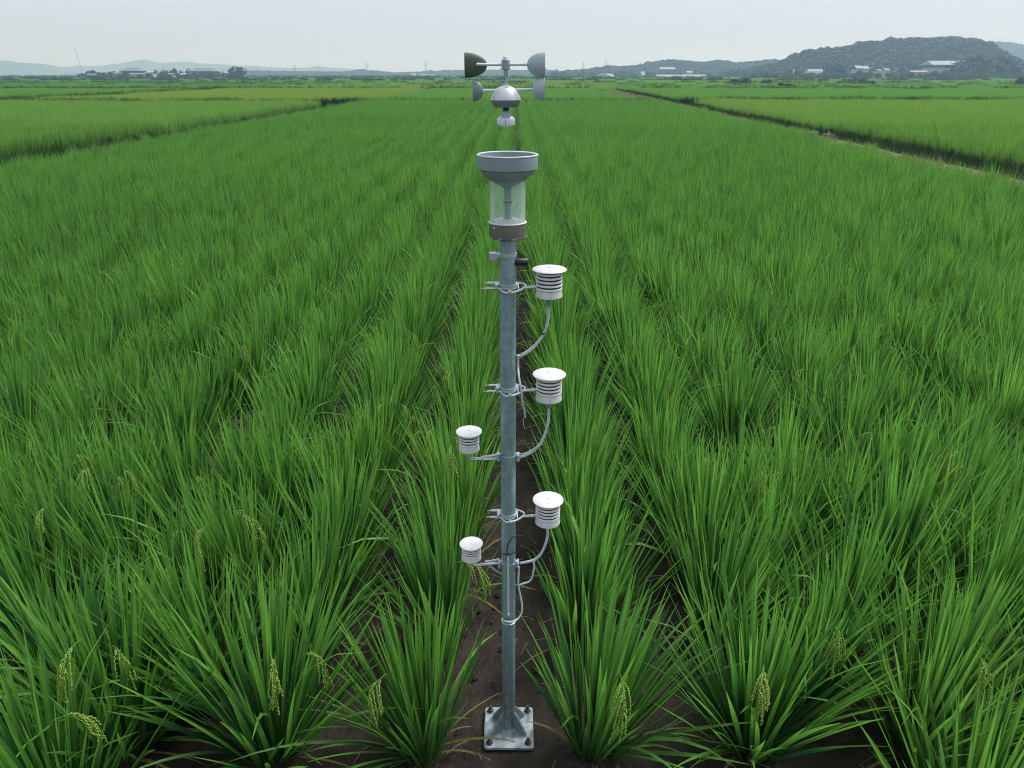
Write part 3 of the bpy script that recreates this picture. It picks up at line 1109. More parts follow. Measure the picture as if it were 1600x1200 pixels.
def shrub(px, ytop, wpx, D, label, group=None):
    top = P(px, ytop, D)
    w = wpx * mpp(D, .6)
    root = empty('shrub', (top.x, D, 0), label, 'shrub', group, random.uniform(0, 6.28))
    c = link('crown', random.choice(CROWNS), root)
    c.scale = (w * .44, w * .44, top.z * .55)
    c.location = (0, 0, top.z * .45)
    c['tone'] = -.5
    return root


shrub(1147, 121, 22, 178, 'large dark shrub left of the three by the far right path', 'dark shrubs on the bund')
shrub(1170, 122, 22, 180, 'flat dark shrub joined to the right side of the largest one', 'dark shrubs on the bund')
shrub(1195, 122, 20, 165, 'rounded dark shrub standing alone between the other shrubs', 'dark shrubs on the bund')
shrub(1222, 128.5, 14, 128, 'low brownish shrub at the front of the far right bund', 'dark shrubs on the bund')
shrub(1236, 128.5, 15, 128, 'low brownish shrub right of its twin on the far right bund', 'dark shrubs on the bund')
shrub(369, 126, 5, 190, 'tiny dark shrub alone among the far left paddies')
shrub(1596, 121, 14, 170, 'dark shrub at the right edge among far paddies')
# trees at the foot of the right hill
rg = 'trees at the foot of the right hill'
for x, y, w, D, lab in ((1303, 95, 24, 440, 'tall spreading tree left of the white gabled house under the hill'),
                        (1318, 98, 20, 436, 'dark tree beside the tall spreading tree under the hill'),
                        (1425, 102, 16, 420, 'dark tree just left of the long grey-roofed hall'),
                        (1412, 104, 14, 425, 'low dark tree left of the hall beside pale walls'),
                        (1243, 104, 18, 450, 'dark tree left of the white arched greenhouse'),
                        (1345, 108, 12, 420, 'small tree in front of the white gabled house'),
                        (1462, 108, 14, 395, 'low bush in front of the hall'),
                        (1480, 107, 16, 395, 'low bush between hall and dark mound')):
    tree(x, y, w, D, lab, rg, trunk=.08)
for i in range(26):
    x = 870 + i * 15.2 + random.uniform(-5, 5)
    tree(x, 111 + random.uniform(-2.5, 1), random.uniform(11, 18), 690 + random.uniform(-15, 15), f'dark tree, {NTH[i]} from the left along the foot of the low ridge', 'trees at the foot of the low ridge', trunk=.05)


# ------------------------------------------------------------------ buildings
def house(px0, px1, yeave, yridge, D, depth, wall, roof, label, cat='house', rz=0.0, name='house', hip=.0, windows=2, group=None):
    a, b = P(px0, yeave, D), P(px1, yeave, D)
    ze = max(1.6, a.z)
    zr = max(ze + .4, P((px0 + px1) / 2, yridge, D).z)
    w = (b.x - a.x)
    root = empty(name, ((a.x + b.x) / 2, D, 0), label, cat, group, rz)
    MB().box((0, 0, ze / 2 - .1), (w * .94, depth * .92, ze + .2)).build('wall', wall, root)
    hw, hd = w / 2 + .2, depth / 2 + .3
    r = hw * (1 - hip)
    v = [(-hw, -hd, ze - .1), (hw, -hd, ze - .1), (hw, hd, ze - .1), (-hw, hd, ze - .1), (-r, 0, zr), (r, 0, zr)]
    v += [(x, y, z + .18) for x, y, z in v]
    m = MB()
    f = [(6, 7, 11, 10), (8, 9, 10, 11), (9, 6, 10), (7, 8, 11), (0, 4, 5, 1), (2, 5, 4, 3), (3, 4, 0), (1, 5, 2),
         (0, 1, 7, 6), (1, 2, 8, 7), (2, 3, 9, 8), (3, 0, 6, 9)]
    m.add(v, f)
    m.build('roof', roof, root)
    for k in range(windows):
        x = -w * .5 + w * (k + .5) / windows
        fo = MB().box((x, -depth * .46 - .03, ze * .55), (min(1.4, w / windows * .5), .12, min(1.1, ze * .35))).build('window', M_WINDOW, root)
    return root


house(193, 224, 111.0, 106.2, 448, 9, M_WALL_DARK, M_ROOF_GREEN, 'dark house with broad grey-green hipped roof among the village trees', hip=.55)
house(302, 338, 111.5, 107.2, 448, 10, M_WALL_DARK, M_ROOF_GREEN, 'long low building with wide curved grey-green roof in the village', hip=.35, windows=3)
house(231, 242, 113.5, 111.2, 446, 6, M_WALL_WHITE, M_ROOF_PALE, 'white house with pale roof under trees mid village')
house(264, 273, 116.5, 115, 440, 5, M_WALL_WHITE, M_ROOF_GREY, 'small white shed low in the village trees')
house(284, 292, 116.5, 114.6, 440, 5, M_WALL_WHITE, M_ROOF_PALE, 'small bright white house right of the small white shed')
house(205, 229, 116.2, 114.4, 442, 6, M_WALL_WHITE, M_ROOF_GREY, 'low white-walled house below the grey-green hipped roof', windows=3)
house(180, 193, 114.8, 113.2, 444, 6, M_WALL_WHITE, M_ROOF_GREY, 'low pale house near the left end of the village')
house(352, 360, 114.0, 111.4, 452, 5, M_WALL_WHITE, M_ROOF_PALE, 'white house between the slim tree and the big round tree')
house(139, 152, 117, 115.5, 442, 5, M_WALL_WHITE, M_ROOF_GREY, 'low pale shed at the left end of the village')

# hall on the right, two tiers
hall = house(1447, 1499, 101.5, 95.5, 430, 14, M_WALL_DARK, M_ROOF_PALE, 'long two-tier hall with pale grey roof below the hill', cat='hall', name='hall', hip=.06, windows=6)
a, b = P(1449, 107, 418), P(1481, 107, 418)
MB().box(((a.x + b.x) / 2 - hall.location.x, -10.5, P(1460, 106.5, 418).z / 2), (b.x - a.x, 7, P(1460, 106.5, 418).z)).build('annexe', M_ROOF_PALE, hall)
house(1334, 1343, 107, 103, 425, 7, M_WALL_WHITE, M_ROOF_PALE, 'white gabled house with two wings under the hill, left wing')
house(1344, 1354, 107.5, 103.6, 428, 7, M_WALL_WHITE, M_ROOF_PALE, 'white gabled house right beside the other white gables under the hill')
house(1369, 1375, 110.5, 109, 425, 5, M_WALL_WHITE, M_ROOF_GREY, 'tiny white house right of the white gables')
house(1380, 1387, 109.4, 107.6, 430, 5, M_WALL_WHITE, M_ROOF_PALE, 'tiny pale-roofed house between white gables and hall')
house(1420, 1446, 113, 110.6, 412, 6, M_WALL_WHITE, M_ROOF_GREY, 'low pale outbuilding left of the hall', windows=3)
house(1168, 1175, 113, 111.6, 660, 6, M_WALL_WHITE, M_ROOF_PALE, 'small white house at the foot of the low ridge, leftmost of a cluster')
house(1188, 1194, 112, 110.2, 660, 6, M_WALL_WHITE, M_ROOF_PALE, 'small white house in the cluster beside the hill foot')
house(1194, 1202, 112.4, 110, 664, 6, M_WALL_WHITE, M_ROOF_GREY, 'grey-roofed house rightmost of the cluster by the hill foot')
house(1030, 1054, 108.4, 105.4, 690, 10, M_WALL_DARK, M_ROOF_PALE, 'long shed with pale green-grey roof on the low ridge', hip=.1, windows=3)
house(1072, 1081, 113.5, 111.0, 672, 7, M_WALL_WHITE, M_ROOF_PALE, 'small house with bright pale roof right of the long shed')
house(1001, 1007, 117, 112, 660, 5, M_WALL_WHITE, M_ROOF_PALE, 'narrow tall white shed before the dark ridge trees')
house(1239, 1240.6, 112, 108.5, 440, 1, M_WALL_WHITE, M_ROOF_PALE, 'slim white shed left of the arched greenhouse', windows=0, name='shed', cat='shed')
house(642, 650, 117, 115.2, 900, 9, M_WALL_WHITE, M_ROOF_PALE, 'far white house left of the anemometer on the horizon')
house(655, 668, 118, 116.6, 880, 9, M_WALL_WHITE, M_ROOF_PALE, 'far long white house on the horizon left of anemometer', windows=3)
house(670, 680, 117.8, 116.4, 890, 9, M_WALL_WHITE, M_ROOF_GREY, 'far grey-roofed house on the horizon nearest the anemometer')


for i in range(30):
    x = 1180 + i * 14.5 + random.uniform(-5, 5)
    tree(x, random.uniform(111.0, 114.0), random.uniform(13, 20), 405 + random.uniform(-8, 5), f'low dark hedge tree, {NTH[i]} from the left at the foot of the big hill', 'hedge trees before the big hill', trunk=.03)


def greenhouse(px0, px1, ytop, D, depth, label, rz=0.0):
    a, b = P(px0, ytop, D), P(px1, ytop, D)
    L = b.x - a.x
    hgt = max(a.z, 1.2)
    root = empty('greenhouse', ((a.x + b.x) / 2, D, 0), label, 'greenhouse', 'plastic greenhouses', rz)
    v, f = [], []
    n = 10
    for x in (-L / 2, L / 2):
        for i in range(n + 1):
            t = math.pi * i / n
            v.append((x, -math.cos(t) * depth / 2, math.sin(t) ** .8 * hgt))
    for i in range(n):
        f.append((i, i + 1, n + 2 + i, n + 1 + i))
    f.append(tuple(range(n, -1, -1)))
    f.append(tuple(range(n + 1, 2 * n + 2)))
    m = MB()
    m.add(v, f)
    m.build('film_cover', M_FILM, root)
    for k in range(7):
        x = -L / 2 + L * k / 6
        h = MB()
        h.tube([(x, -math.cos(math.pi * i / n) * (depth / 2 + .04), math.sin(math.pi * i / n) ** .8 * (hgt + .05)) for i in range(n + 1)], .05, 5)
        h.build('hoop', M_PYLON, root)
    return root


greenhouse(1261, 1284, 107.8, 428, 6, 'white arched greenhouse at the foot of the big hill')
greenhouse(1025, 1102, 116.6, 640, 6, 'long low white greenhouse strip before the low ridge')
greenhouse(941, 951, 114.6, 620, 30, 'slanting white greenhouse seen endways right of the anemometer', R(12))


# ------------------------------------------------------------------ pylons and crane
def pylon(px, ytop, D, label):
    t = P(px, ytop, D)
    h = t.z
    root = empty('pylon', (t.x, D, 0), label, 'pylon', 'power pylons on the horizon')
    m = MB()
    w = h * .09
    for sx in (-1, 1):
        for sy in (-1, 1):
            m.tube([(sx * w, sy * w, -.3), (sx * w * .35, sy * w * .35, h * .6), (sx * .12, sy * .12, h)], .10, 4)
    nz = 9
    for k in range(nz):
        z0, z1 = h * k / nz, h * (k + 1) / nz
        wf = lambda z: (w - (w * .65) * z / (h * .6)) if z < h * .6 else w * .35 * (1 - (z - h * .6) / (h * .4) * .8)
        for sx, sy, ex, ey in ((-1, -1, 1, -1), (1, -1, -1, -1), (-1, 1, 1, 1), (-1, -1, -1, 1)):
            m.tube([(sx * wf(z0), sy * wf(z0), z0), (ex * wf(z1), ey * wf(z1), z1)], .06, 3)
    m.build('lattice_tower', M_PYLON, root)
    for z, L in ((.70, .14), (.82, .12), (.93, .09)):
        c = MB()
        c.tube([(-h * L, 0, h * z), (0, 0, h * z + .5), (h * L, 0, h * z)], .09, 4)
        c.tube([(-h * L, 0, h * z), (h * L, 0, h * z)], .09, 4)
        c.build('cross_arm', M_PYLON, root)


for px, yt, lab in ((460, 101, 'faint pylon on the left horizon right of the big round tree'), (573, 98, 'faint pylon midway along the left horizon'),
                    (665, 95, 'tall faint pylon nearest the anemometer on its left'), (912, 95, 'faint pylon just right of the anemometer'),
                    (947, 90, 'tall faint pylon second right of the anemometer')):
    pylon(px, yt, 1150, lab)

cb = P(129, 114, 1150)
ct = P(117.5, 75, 1150)
crane = empty('crane', (cb.x, 1150, 0), 'faint leaning crane boom above the left village', 'crane')
MB().box((0, 0, .6), (5, 4, 1.2)).build('crawler_track', M_MOUND, crane)
MB().box((.5, 0, 2.4), (5, 3, 2.4)).build('cab', M_CRANE, crane, bevel=.2)
bm_ = MB()
top = Vector((ct.x - cb.x, 0, ct.z))
ax = top - Vector((-1, 0, 2.2))
for sx, sy in ((-1, -1), (1, -1), (-1, 1), (1, 1)):
    o_ = Vector((sx * .55, sy * .55, 0))
    bm_.tube([Vector((-1, 0, 2.2)) + o_, top + o_ * .5], .08, 4)
for k in range(24):
    a_, b_ = Vector((-1, 0, 2.2)) + ax * (k / 24), Vector((-1, 0, 2.2)) + ax * ((k + 1) / 24)
    sg = 1 if k % 2 else -1
    bm_.tube([a_ + Vector((sg * .5, -.5, 0)), b_ + Vector((-sg * .5, -.5, 0))], .08, 3)
bm_.build('boom', M_PYLON, crane)
MB().tube([top, top + Vector((-3.5, 0, -2.4))], .14, 4).build('jib', M_PYLON, crane)


# ------------------------------------------------------------------ concrete outlets on the path
def outlet(px, py, label, pipe):
    g = G(px, py, .30)
    root = empty('water_outlet', (g.x, g.y, -.08), label, 'water outlet', 'concrete water outlets by the path', R(8))
    root.scale = (.55, .55, .62)
    for s in (-1, 1):
        MB().box((0, s * .24, .27), (.62, .08, .56), taper=.96).build('side_wall', M_CONCRETE, root, bevel=.012)
    MB().box((.0, 0, .10), (.60, .39, .10)).build('sill', M_CONCRETE, root, bevel=.01)
    MB().box((.05, 0, .36), (.03, .39, .34)).build('gate_board', M_WALL_WHITE, root, bevel=.004)
    if pipe:
        MB().tube([(-.2, -.1, .3), (-.12, -.16, .72)], .04, 12).build('standpipe', M_WALL_WHITE, root)
    return root


outlet(1270, 203, 'low pale concrete water outlet where the earth path meets the ditch', False)
outlet(1296, 207, 'pale concrete water outlet with a standing white pipe by the ditch', True)

# ------------------------------------------------------------------ the sensor pole
YP = H / math.tan(PITCH + math.atan(540 / F))
XP = -0.012
PR = 0.0237


def Z(py): return P(797, py, YP).z
def X(px, py): return P(px, py, YP).x - XP
def W(npx, py): return npx * mpp(YP, Z(py))


pole = empty('sensor_pole', (XP, YP, 0), 'tall galvanised steel pole bolted to a square plate in the soil path', 'pole')
zt = Z(373)
pl = MB()
pl.lathe([(PR, .014), (PR, zt)], n=48)
pl.build('shaft', M_GALV, pole)
cl = MB()
cl.lathe([(PR + .0003, Z(399)), (PR + .0025, Z(399.5)), (PR + .0025, Z(394.5)), (PR + .0003, Z(394))], n=48)
cl.build('collar', M_CLAMP, pole)
MB().lathe([(PR + .0004, Z(970) - .001), (PR + .0022, Z(970)), (PR + .0022, Z(970) + .004), (PR + .0004, Z(970) + .005)], n=48).build('band', M_CLAMP, pole)


def rounded_plate(w, t, r, n=8):
    v = []
    for cx, cy, a0 in ((1, 1, 0), (-1, 1, 90), (-1, -1, 180), (1, -1, 270)):
        for i in range(n + 1):
            a = R(a0 + 90 * i / n)
            v.append((cx * (w / 2 - r) + r * math.cos(a), cy * (w / 2 - r) + r * math.sin(a)))
    m = len(v)
    vv = [(x, y, 0) for x, y in v] + [(x, y, t - .002) for x, y in v] + [(x * (1 - .004 / w * 2), y * (1 - .004 / w * 2), t) for x, y in v]
    f = [tuple(range(m - 1, -1, -1)), tuple(range(2 * m, 3 * m))]
    for k in range(2):
        f += [(k * m + i, k * m + (i + 1) % m, (k + 1) * m + (i + 1) % m, (k + 1) * m + i) for i in range(m)]
    mb = MB()
    mb.add(vv, f)
    return mb


PW = W(76, 1140)
bp = rounded_plate(PW, .012, .012).build('base_plate', M_PLATE, pole, (0, 0, .004))
wl = MB()
wl.lathe([(PR, .028), (PR + .007, .019), (PR + .010, .016)], n=40)
wl.build('weld_bead', M_PLATE, pole)
gus_h = Z(1108) - .016
for k, a in enumerate((-32, 212, 40, 140)):
    g = MB()
    L = .052
    t = .007
    prof = [(PR - .003, 0), (PR + L, 0), (PR + L, .008), (PR + .006, gus_h * .92), (PR - .003, gus_h * .92)]
    v = [(x, -t / 2, z) for x, z in prof] + [(x, t / 2, z) for x, z in prof]
    n_ = len(prof)
    g.add(v, [tuple(range(n_)), tuple(range(2 * n_ - 1, n_ - 1, -1))] + [(i, (i + 1) % n_, n_ + (i + 1) % n_, n_ + i) for i in range(n_)])
    o = g.build('gusset', M_STEM, pole, (0, 0, .0155), bevel=.0008)
    o.rotation_euler.z = R(a)
    MB().tube([(PR + .003, 0, gus_h * .95), (PR + .008, 0, gus_h * .90), (PR + L, 0, .010), (PR + L + .001, 0, .001)], .0036, 8).build('bright_edge_strip', M_CLAMP, o)  # pale strip along the gusset's sloping edge
for sx in (-1, 1):
    for sy in (-1, 1):
        b = MB()
        b.lathe([(.013, 0), (.013, .0025), (.0105, .0026)], n=20)
        b.lathe([(.0095, .0025), (.0095, .0115), (.0075, .0125)], n=6, smooth=False)
        b.lathe([(.0052, .012), (.0052, .026), (.004, .028)], n=12)
        o = b.build('anchor_bolt', M_BOLT, pole, (sx * (PW / 2 - .021), sy * (PW / 2 - .021), .016))
# stubs below the collar
zc = Z(400)
s1 = MB()
s1.box((-PR - .0175, -.004, zc), (.021, .022, .022))
s1.box((-PR - .004, -.004, zc + .001), (.012, .014, .014))
s1.build('clamp_lug', M_CLAMP, pole, bevel=.002)
s2 = MB()
s2.lathe([(.0115, 0), (.0115, .037), (.0105, .0385), (.0085, .0385), (.0085, .028)], n=24, rot=Matrix(((0, 0, 1), (0, 1, 0), (-1, 0, 0))).to_3x3(), c=(PR - .004, -.004, Z(409)))
s2.build('black_stub', M_BLACK, pole)


def half_clamp(parent, py, arm_to=None, lug_l=True):
    """two thin bands round the pole, bolts on the left, a forked arm on the right"""
    z = Z(py)
    m = MB()
    for dz in (.0075, -.0005):
        m.lathe([(PR + .0005, z + dz), (PR + .0045, z + dz), (PR + .0045, z + dz - .003), (PR + .0005, z + dz - .003)], n=48, closed=True)
    m.lathe([(PR + .0006, z + .0045), (PR + .0016, z + .0045), (PR + .0016, z - .0005), (PR + .0006, z - .0005)], n=48, closed=True)
    m.build('clamp_band', M_CLAMP, parent)
    b = MB()
    for y_, L, zz_ in ((.010, .040, .006), (-.014, .045, -.003)):
        x0 = -PR - .004
        b.tube([(x0 + .012, y_ * 1.2, z + zz_), (x0 - .010, y_, z + zz_), (x0 - L * .75, y_, z + zz_)], .0042, 10)
        b.tube([(x0 - L * .7, y_, z + zz_), (x0 - L * 1.05, y_, z + zz_)], .0022, 8, taper=.5)
    b.box((-PR - .008, -.002, z + .002), (.009, .036, .013))
    b.build('bolt_pair', M_CLAMP, parent)
    nb = MB()
    nb.lathe([(.006, 0), (.006, .008), (.004, .010), (.004, .013)], n=6, smooth=False, rot=Matrix(((1, 0, 0), (0, 0, -1), (0, 1, 0))).to_3x3(), c=(.006, -PR - .003, z - .008))
    nb.build('nut', M_CLAMP, parent)
    f = MB()
    f.tube(spline([(-PR - .002, -.010, z - .004), (-.010, -PR - .006, z - .010), (.006, -PR - .0075, z - .0105), (.030, -.022, z - .008), (.046, -.012, z - .002)], 5), .0036, 8)
    f.tube(spline([(.014, PR + .004, z + .004), (.030, .016, z + .005), (.050, .004, z + .003), (.050, -.006, z)], 5), .003, 8)
    f.tube([(.030, .016, z + .005), (.030, -.020, z - .007)], .002, 6)
    if arm_to is not None:
        f.tube(spline([(.046, -.012, z - .002), ((.046 + arm_to) / 2, -.010, z), (arm_to, -.008, z + .001)], 4), .0045, 10)
    f.build('fork_arm', M_CLAMP, parent)


def ring_clamp(parent, py, right=True):
    z = Z(py)
    m = MB()
    m.lathe([(PR + .0004, z + .009), (PR + .0016, z + .009), (PR + .0016, z - .009), (PR + .0004, z - .009)], n=48, closed=True)
    m.build('clamp_band', M_GALV, parent)
    e = MB()
    e.lathe([(PR + .0005, z + .0095), (PR + .0027, z + .0092), (PR + .0005, z + .0075)], n=48)
    e.build('band_edge', M_CLAMP, parent)
    for s in (-1, 1):
        l = MB()
        l.box((s * (PR + .006), -.003, z), (.012, .010, .024))
        l.tube([(s * (PR + .008), -.016, z + .006), (s * (PR + .008), .012, z + .006)], .0045, 8)
        l.tube([(s * (PR + .008), -.016, z - .007), (s * (PR + .008), .012, z - .007)], .0045, 8)
        l.build('lug', M_CLAMP, parent, bevel=.0008)


def shield(pxc, y_cap0, cap_w, y_plate0, y_plate1, y_base1, body_w, nplates, label, stem_len, stem_w, size):
    """stacked-plate radiation shield; y values are picture rows at the shield's axis"""
    yb = YP - .008
    zc = P(pxc, y_cap0, yb)
    def z_(py): return P(pxc, py, yb - Rb).z        # rows are read on the front of the body
    x = P(pxc, y_plate0, yb).x
    Rb = body_w / 2 * mpp(yb, P(pxc, y_plate1, yb).z)
    root = empty('temperature_sensor', (x, yb, z_(y_base1)), label, 'sensor shield', 'white louvred sensors on the pole')
    z0 = z_(y_base1)
    Rc = cap_w / 2 * mpp(yb, z_(y_plate0))
    zp0 = P(pxc, y_plate0, yb - Rc).z - z0
    zp1 = z_(y_plate1) - z0
    dome = Rc * .19
    c = MB()
    c.lathe([(Rc * .80, zp0 + dome * .10), (Rc * .985, zp0 + dome * .18), (Rc, zp0 + dome * .30), (Rc * .99, zp0 + dome * .42), (Rc * .93, zp0 + dome * .60),
             (Rc * .75, zp0 + dome * .80), (Rc * .45, zp0 + dome * .95), (Rc * .2, zp0 + dome * .99), (0, zp0 + dome)], n=56)
    cap = c.build('cap', M_WHITE, root)
    MB().lathe([(.0055, 0), (.0055, .0014), (.0035, .0018), (.0, .0012)], n=20, c=(0, 0, zp0 + dome * .985)).build('screw_cap', M_WHITE, cap)
    MB().lathe([(Rb * .925, zp1 * .6), (Rb * .925, zp0 + dome * .25)], n=48).build('gap_shade_core', M_DARKCORE, root)  # dark colour paints the underside shadow seen between the plates
    st = (zp0 - zp1) / nplates
    me = None
    for k in range(nplates):
        z = zp1 + st * (k + .30)
        if me is None:
            p = MB()
            p.lathe([(Rb * .90, st * .40), (Rb * .965, st * .37), (Rb * .99, st * .26), (Rb * 1.0, -st * .12), (Rb * .985, -st * .16), (Rb * .96, -st * .14), (Rb * .90, st * .10)], n=56, closed=True)
            o = p.build('louvre_plate', M_WHITE, root, (0, 0, z))
            me = o.data
        else:
            link('louvre_plate', me, root, (0, 0, z))
    b = MB()
    b.lathe([(Rb * .70, zp1 + st * .05), (Rb * .93, zp1 + st * .02), (Rb * .965, zp1 - .001), (Rb * .985, zp1 * .5), (Rb * 1.035, .004), (Rb * 1.03, .001), (Rb * 1.0, 0), (Rb * .3, .001), (0, .001)], n=56)
    b.build('base_cup', M_WHITE, root)
    if stem_len:
        sl, sw = stem_len * mpp(yb, z0), stem_w / 2 * mpp(yb, z0)
        MB().lathe([(sw * 1.25, .002), (sw * 1.2, -sl * .12), (sw, -sl * .18), (sw * .92, -sl * .97), (sw * .8, -sl)], n=28).build('stem', M_STEM, root)
    return root, Rb


def local(root, px, py, dy=0.0):
    p = P(px, py, root.location.y + dy)
    return p - root.location


def cable(root, pts, r, name='cable', m=M_CABLE, n=10):
    MB().tube(spline([local(root, *q) for q in pts], 7), r, n).build(name, m, root)


SHD = [
    # centre px, cap apex row, cap width, first plate row, last plate row, base row, body width, plates
    (858.5, 418.5, 54, 429.5, 457.5, 469, 41, 5, 'white louvred sensor highest on the right of the pole', 17, 9),
    (858, 578, 52, 596.5, 621, 632, 40, 5, 'white louvred sensor in the middle of the three right of the pole', 15, 8.5),
    (856, 771.5, 48, 795.5, 817, 826.5, 38, 5, 'white louvred sensor lowest on the right of the pole', 5, 8),
    (733, 669, 41, 685, 700, 710, 31.5, 4, 'small white louvred sensor upper left of the pole', 0, 0),
    (736.5, 840, 36.5, 861.5, 873.5, 881, 30, 4, 'small white louvred sensor lower left of the pole', 0, 0),
]
shs = [shield(*s, .0) for s in SHD]

# upper right sensor
root, rb = shs[0]
half_holder = MB()
half_clamp(pole, 447, None)
half_clamp(pole, 607, None)
half_clamp(pole, 803, None)
ring_clamp(pole, 713)
ring_clamp(pole, 880)


def arm(root, rb, py, x1):
    z = Z(py)
    pr = Vector((XP, YP, 0))
    a = pr + Vector((.044, -.012, z - .002)) - root.location
    b = Vector((-rb * .9, -.002, a.z + .003))
    mid = (a + b) / 2
    MB().tube([a, mid, b], .0047, 10).tube([mid + (b - mid) * .2, mid + (b - mid) * .5], .0062, 10).build('bracket_arm', M_CLAMP, root)


arm(shs[0][0], shs[0][1], 447, 837)
arm(shs[1][0], shs[1][1], 607, 838)
arm(shs[2][0], shs[2][1], 803, 837)

cable(shs[0][0], [(857, 481), (856.5, 498), (851, 519), (841, 534), (827, 547), (814, 555), (808.5, 558, .004)], .0042)
cable(shs[0][0], [(849, 523, -.004), (838, 540, -.004), (824, 551.5, -.004), (812, 558.5, -.002), (808, 561, .004)], .0022)
r0 = shs[0][0]
c_ = MB()
p_ = local(r0, 849, 521, -.002)
c_.lathe([(.0046, -.002), (.0052, 0), (.0046, .002)], n=16, c=p_)
c_.build('cable_tie', M_BLACK, r0)
cable(r0, [(808.5, 558, .004), (809.5, 564), (809.5, 575), (811, 590, -.026), (814, 607, -.034), (816.5, 628, -.02), (820, 645, -.006), (820.5, 652)], .0033, 'cable_tail')
cable(r0, [(819, 652), (817.5, 660), (819.5, 669)], .0008, 'bare_wire')
MB().box(local(r0, 810, 557.5, 0), (.010, .012, .012)).build('cable_clip', M_CLAMP, r0, bevel=.002)

r1 = shs[1][0]
cable(r1, [(857.5, 634), (857, 655), (853, 674), (845, 692), (834, 704), (822, 711), (812, 714.5, .004)], .0046)
cable(r1, [(846, 694, -.005), (833, 702, -.006), (821, 708, -.005), (812, 709.5, .002)], .0022)
r2 = shs[2][0]
cable(r2, [(855.5, 823), (855, 840), (850, 856), (843, 868), (834, 875), (823, 878), (813, 880, .004)], .0046)
cable(r2, [(835, 875, -.003), (834, 888, -.003), (831.5, 902), (826, 909), (817, 912), (810, 915, .004)], .0032)
cable(r2, [(811, 886, .004), (810, 900, .0), (810, 915, -.004), (813, 930, -.006), (815.5, 945, -.008), (815, 957, -.012), (810, 966, -.02), (803, 970.5, -.030), (795, 971.5, -.033), (788, 970, -.028), (784.5, 966, -.012)], .0033)
r3 = shs[3][0]
MB().lathe([(.0065, .003), (.006, -.012)], n=20).build('stem', M_STEM, r3)
cable(r3, [(733, 709), (733, 713.5), (736, 717), (746, 717), (762, 717.5), (776, 717, .004), (783, 717, .008)], .0047, 'bracket_arm', M_CLAMP)
cable(r3, [(752, 714.5, -.010), (766, 712.5, -.010), (778, 710, -.006), (783, 709, .0)], .004, 'stay_rod', M_CLAMP)
r4 = shs[4][0]
cable(r4, [(738.5, 878), (739, 882), (744, 883.5), (756, 882), (770, 880.5), (780, 880, .004)], .0047, 'bracket_arm', M_CLAMP)
cable(r4, [(758, 878, .016), (768, 876.5, .014), (780, 874, .010)], .0042, 'stay_rod', M_CLAMP)
cable(r4, [(765, 884, -.002), (774, 891), (784, 897, .006)], .0036, 'stay_rod', M_CLAMP)

# slim probe taped to the front of the pole
pb = empty('probe', (XP, YP - PR - .006, 0), 'slim pale probe with round tip taped down the front of the pole', 'probe')
zz0, zz1 = P(795, 869, YP - PR).z, P(795, 957, YP - PR).z
MB().tube([(-.001, 0, zz0), (-.0005, 0, (zz0 + zz1) / 2), (-.001, 0, zz1)], .0035, 12).build('rod', M_CABLE, pb)
MB().lathe([(0, -.006), (.0042, -.0045), (.006, 0), (.0042, .0045), (0, .006)], n=20, c=(-.001, -.0005, zz1 - .003)).build('tip', M_CLAMP, pb)
# black loop of wire
wr = empty('black_wire', (XP, YP, 0), 'thin black wire looped round the pole above the lowest clamp', 'wire')


def wp(px, py, y):
    p = P(px, py, YP + y)
    return (p.x - XP, y, p.z)


MB().tube(spline([wp(785, 865, -.016), wp(792, 867, -.028), wp(800, 865.5, -.027), wp(806, 862, -.018)], 7), .0017, 8).build('lower_strand', M_BLACK, wr)
MB().tube(spline([wp(792.5, 867, -.027), wp(792, 858, -.028), wp(795, 848, -.028), wp(800, 841, -.0265), wp(806.5, 838, -.014), wp(814, 837, .0),
                  wp(822, 839, .01), (wp(829, 846, .012)), wp(834, 858, .012)], 7), .0016, 8).build('upper_strand', M_BLACK, wr)

# ------------------------------------------------------------------ rain gauge
gz = Z(371)
rg_ = empty('rain_gauge', (XP + .0, YP, gz), 'grey funnel-topped rain gauge with clear cylinder on the pole top', 'rain gauge')
def gr(px_w, py): return px_w / 2 * mpp(YP, Z(py))
zr = lambda py: Z(py) - gz
Rr = gr(96, 240)
z_top, z_rb = zr(240.5), zr(264)
Rg = gr(56, 310)
zg0, zg1 = zr(343.5), zr(281)
f_ = MB()
f_.lathe([(Rr - .0005, z_top - .004), (Rr, z_top - .008), (Rr - .001, z_rb + .002), (Rr - .004, z_rb), (Rr - .008, z_rb - .001), (Rr * .84, z_rb - (z_rb - zg1) * .45),
          (Rg + .006, zg1 + .006), (Rg + .002, zg1), (Rg - .003, zg1 - .0005), (Rg * .66, zg1 - .009), (Rg * .34, zg1 - .017), (.0105, zg1 - .021), (.0105, zg1 - .058), (.009, zg1 - .058), (.009, zg1 - .020), (Rr * .5, z_rb - .010), (Rr - .008, z_top - .018), (Rr - .005, z_top - .003)], n=72, caps=False)
f_.build('funnel', M_FUNNEL, rg_)
MB().lathe([(Rr + .0006, z_top - .0032), (Rr + .0008, z_top - .001), (Rr - .002, z_top + .0005), (Rr - .0055, z_top - .001), (Rr - .0055, z_top - .003)], n=72, closed=True).build('rim', M_RIM, rg_)
gc = MB()
gc.lathe([(Rg, zg0 - .002), (Rg, zg1 - .0008)], n=64)
gc.f = [q for q in gc.f if len(q) == 4]
gc.sm = [True] * len(gc.f)
gc.build('clear_cylinder', M_GLASS, rg_)
it = MB()
it.lathe([(.0125, zg0 + .001), (.0125, zg1 - .055)], n=32)
it.f = [q for q in it.f if len(q) == 4]
it.sm = [True] * len(it.f)
it.build('measuring_tube', M_GLASS, rg_)
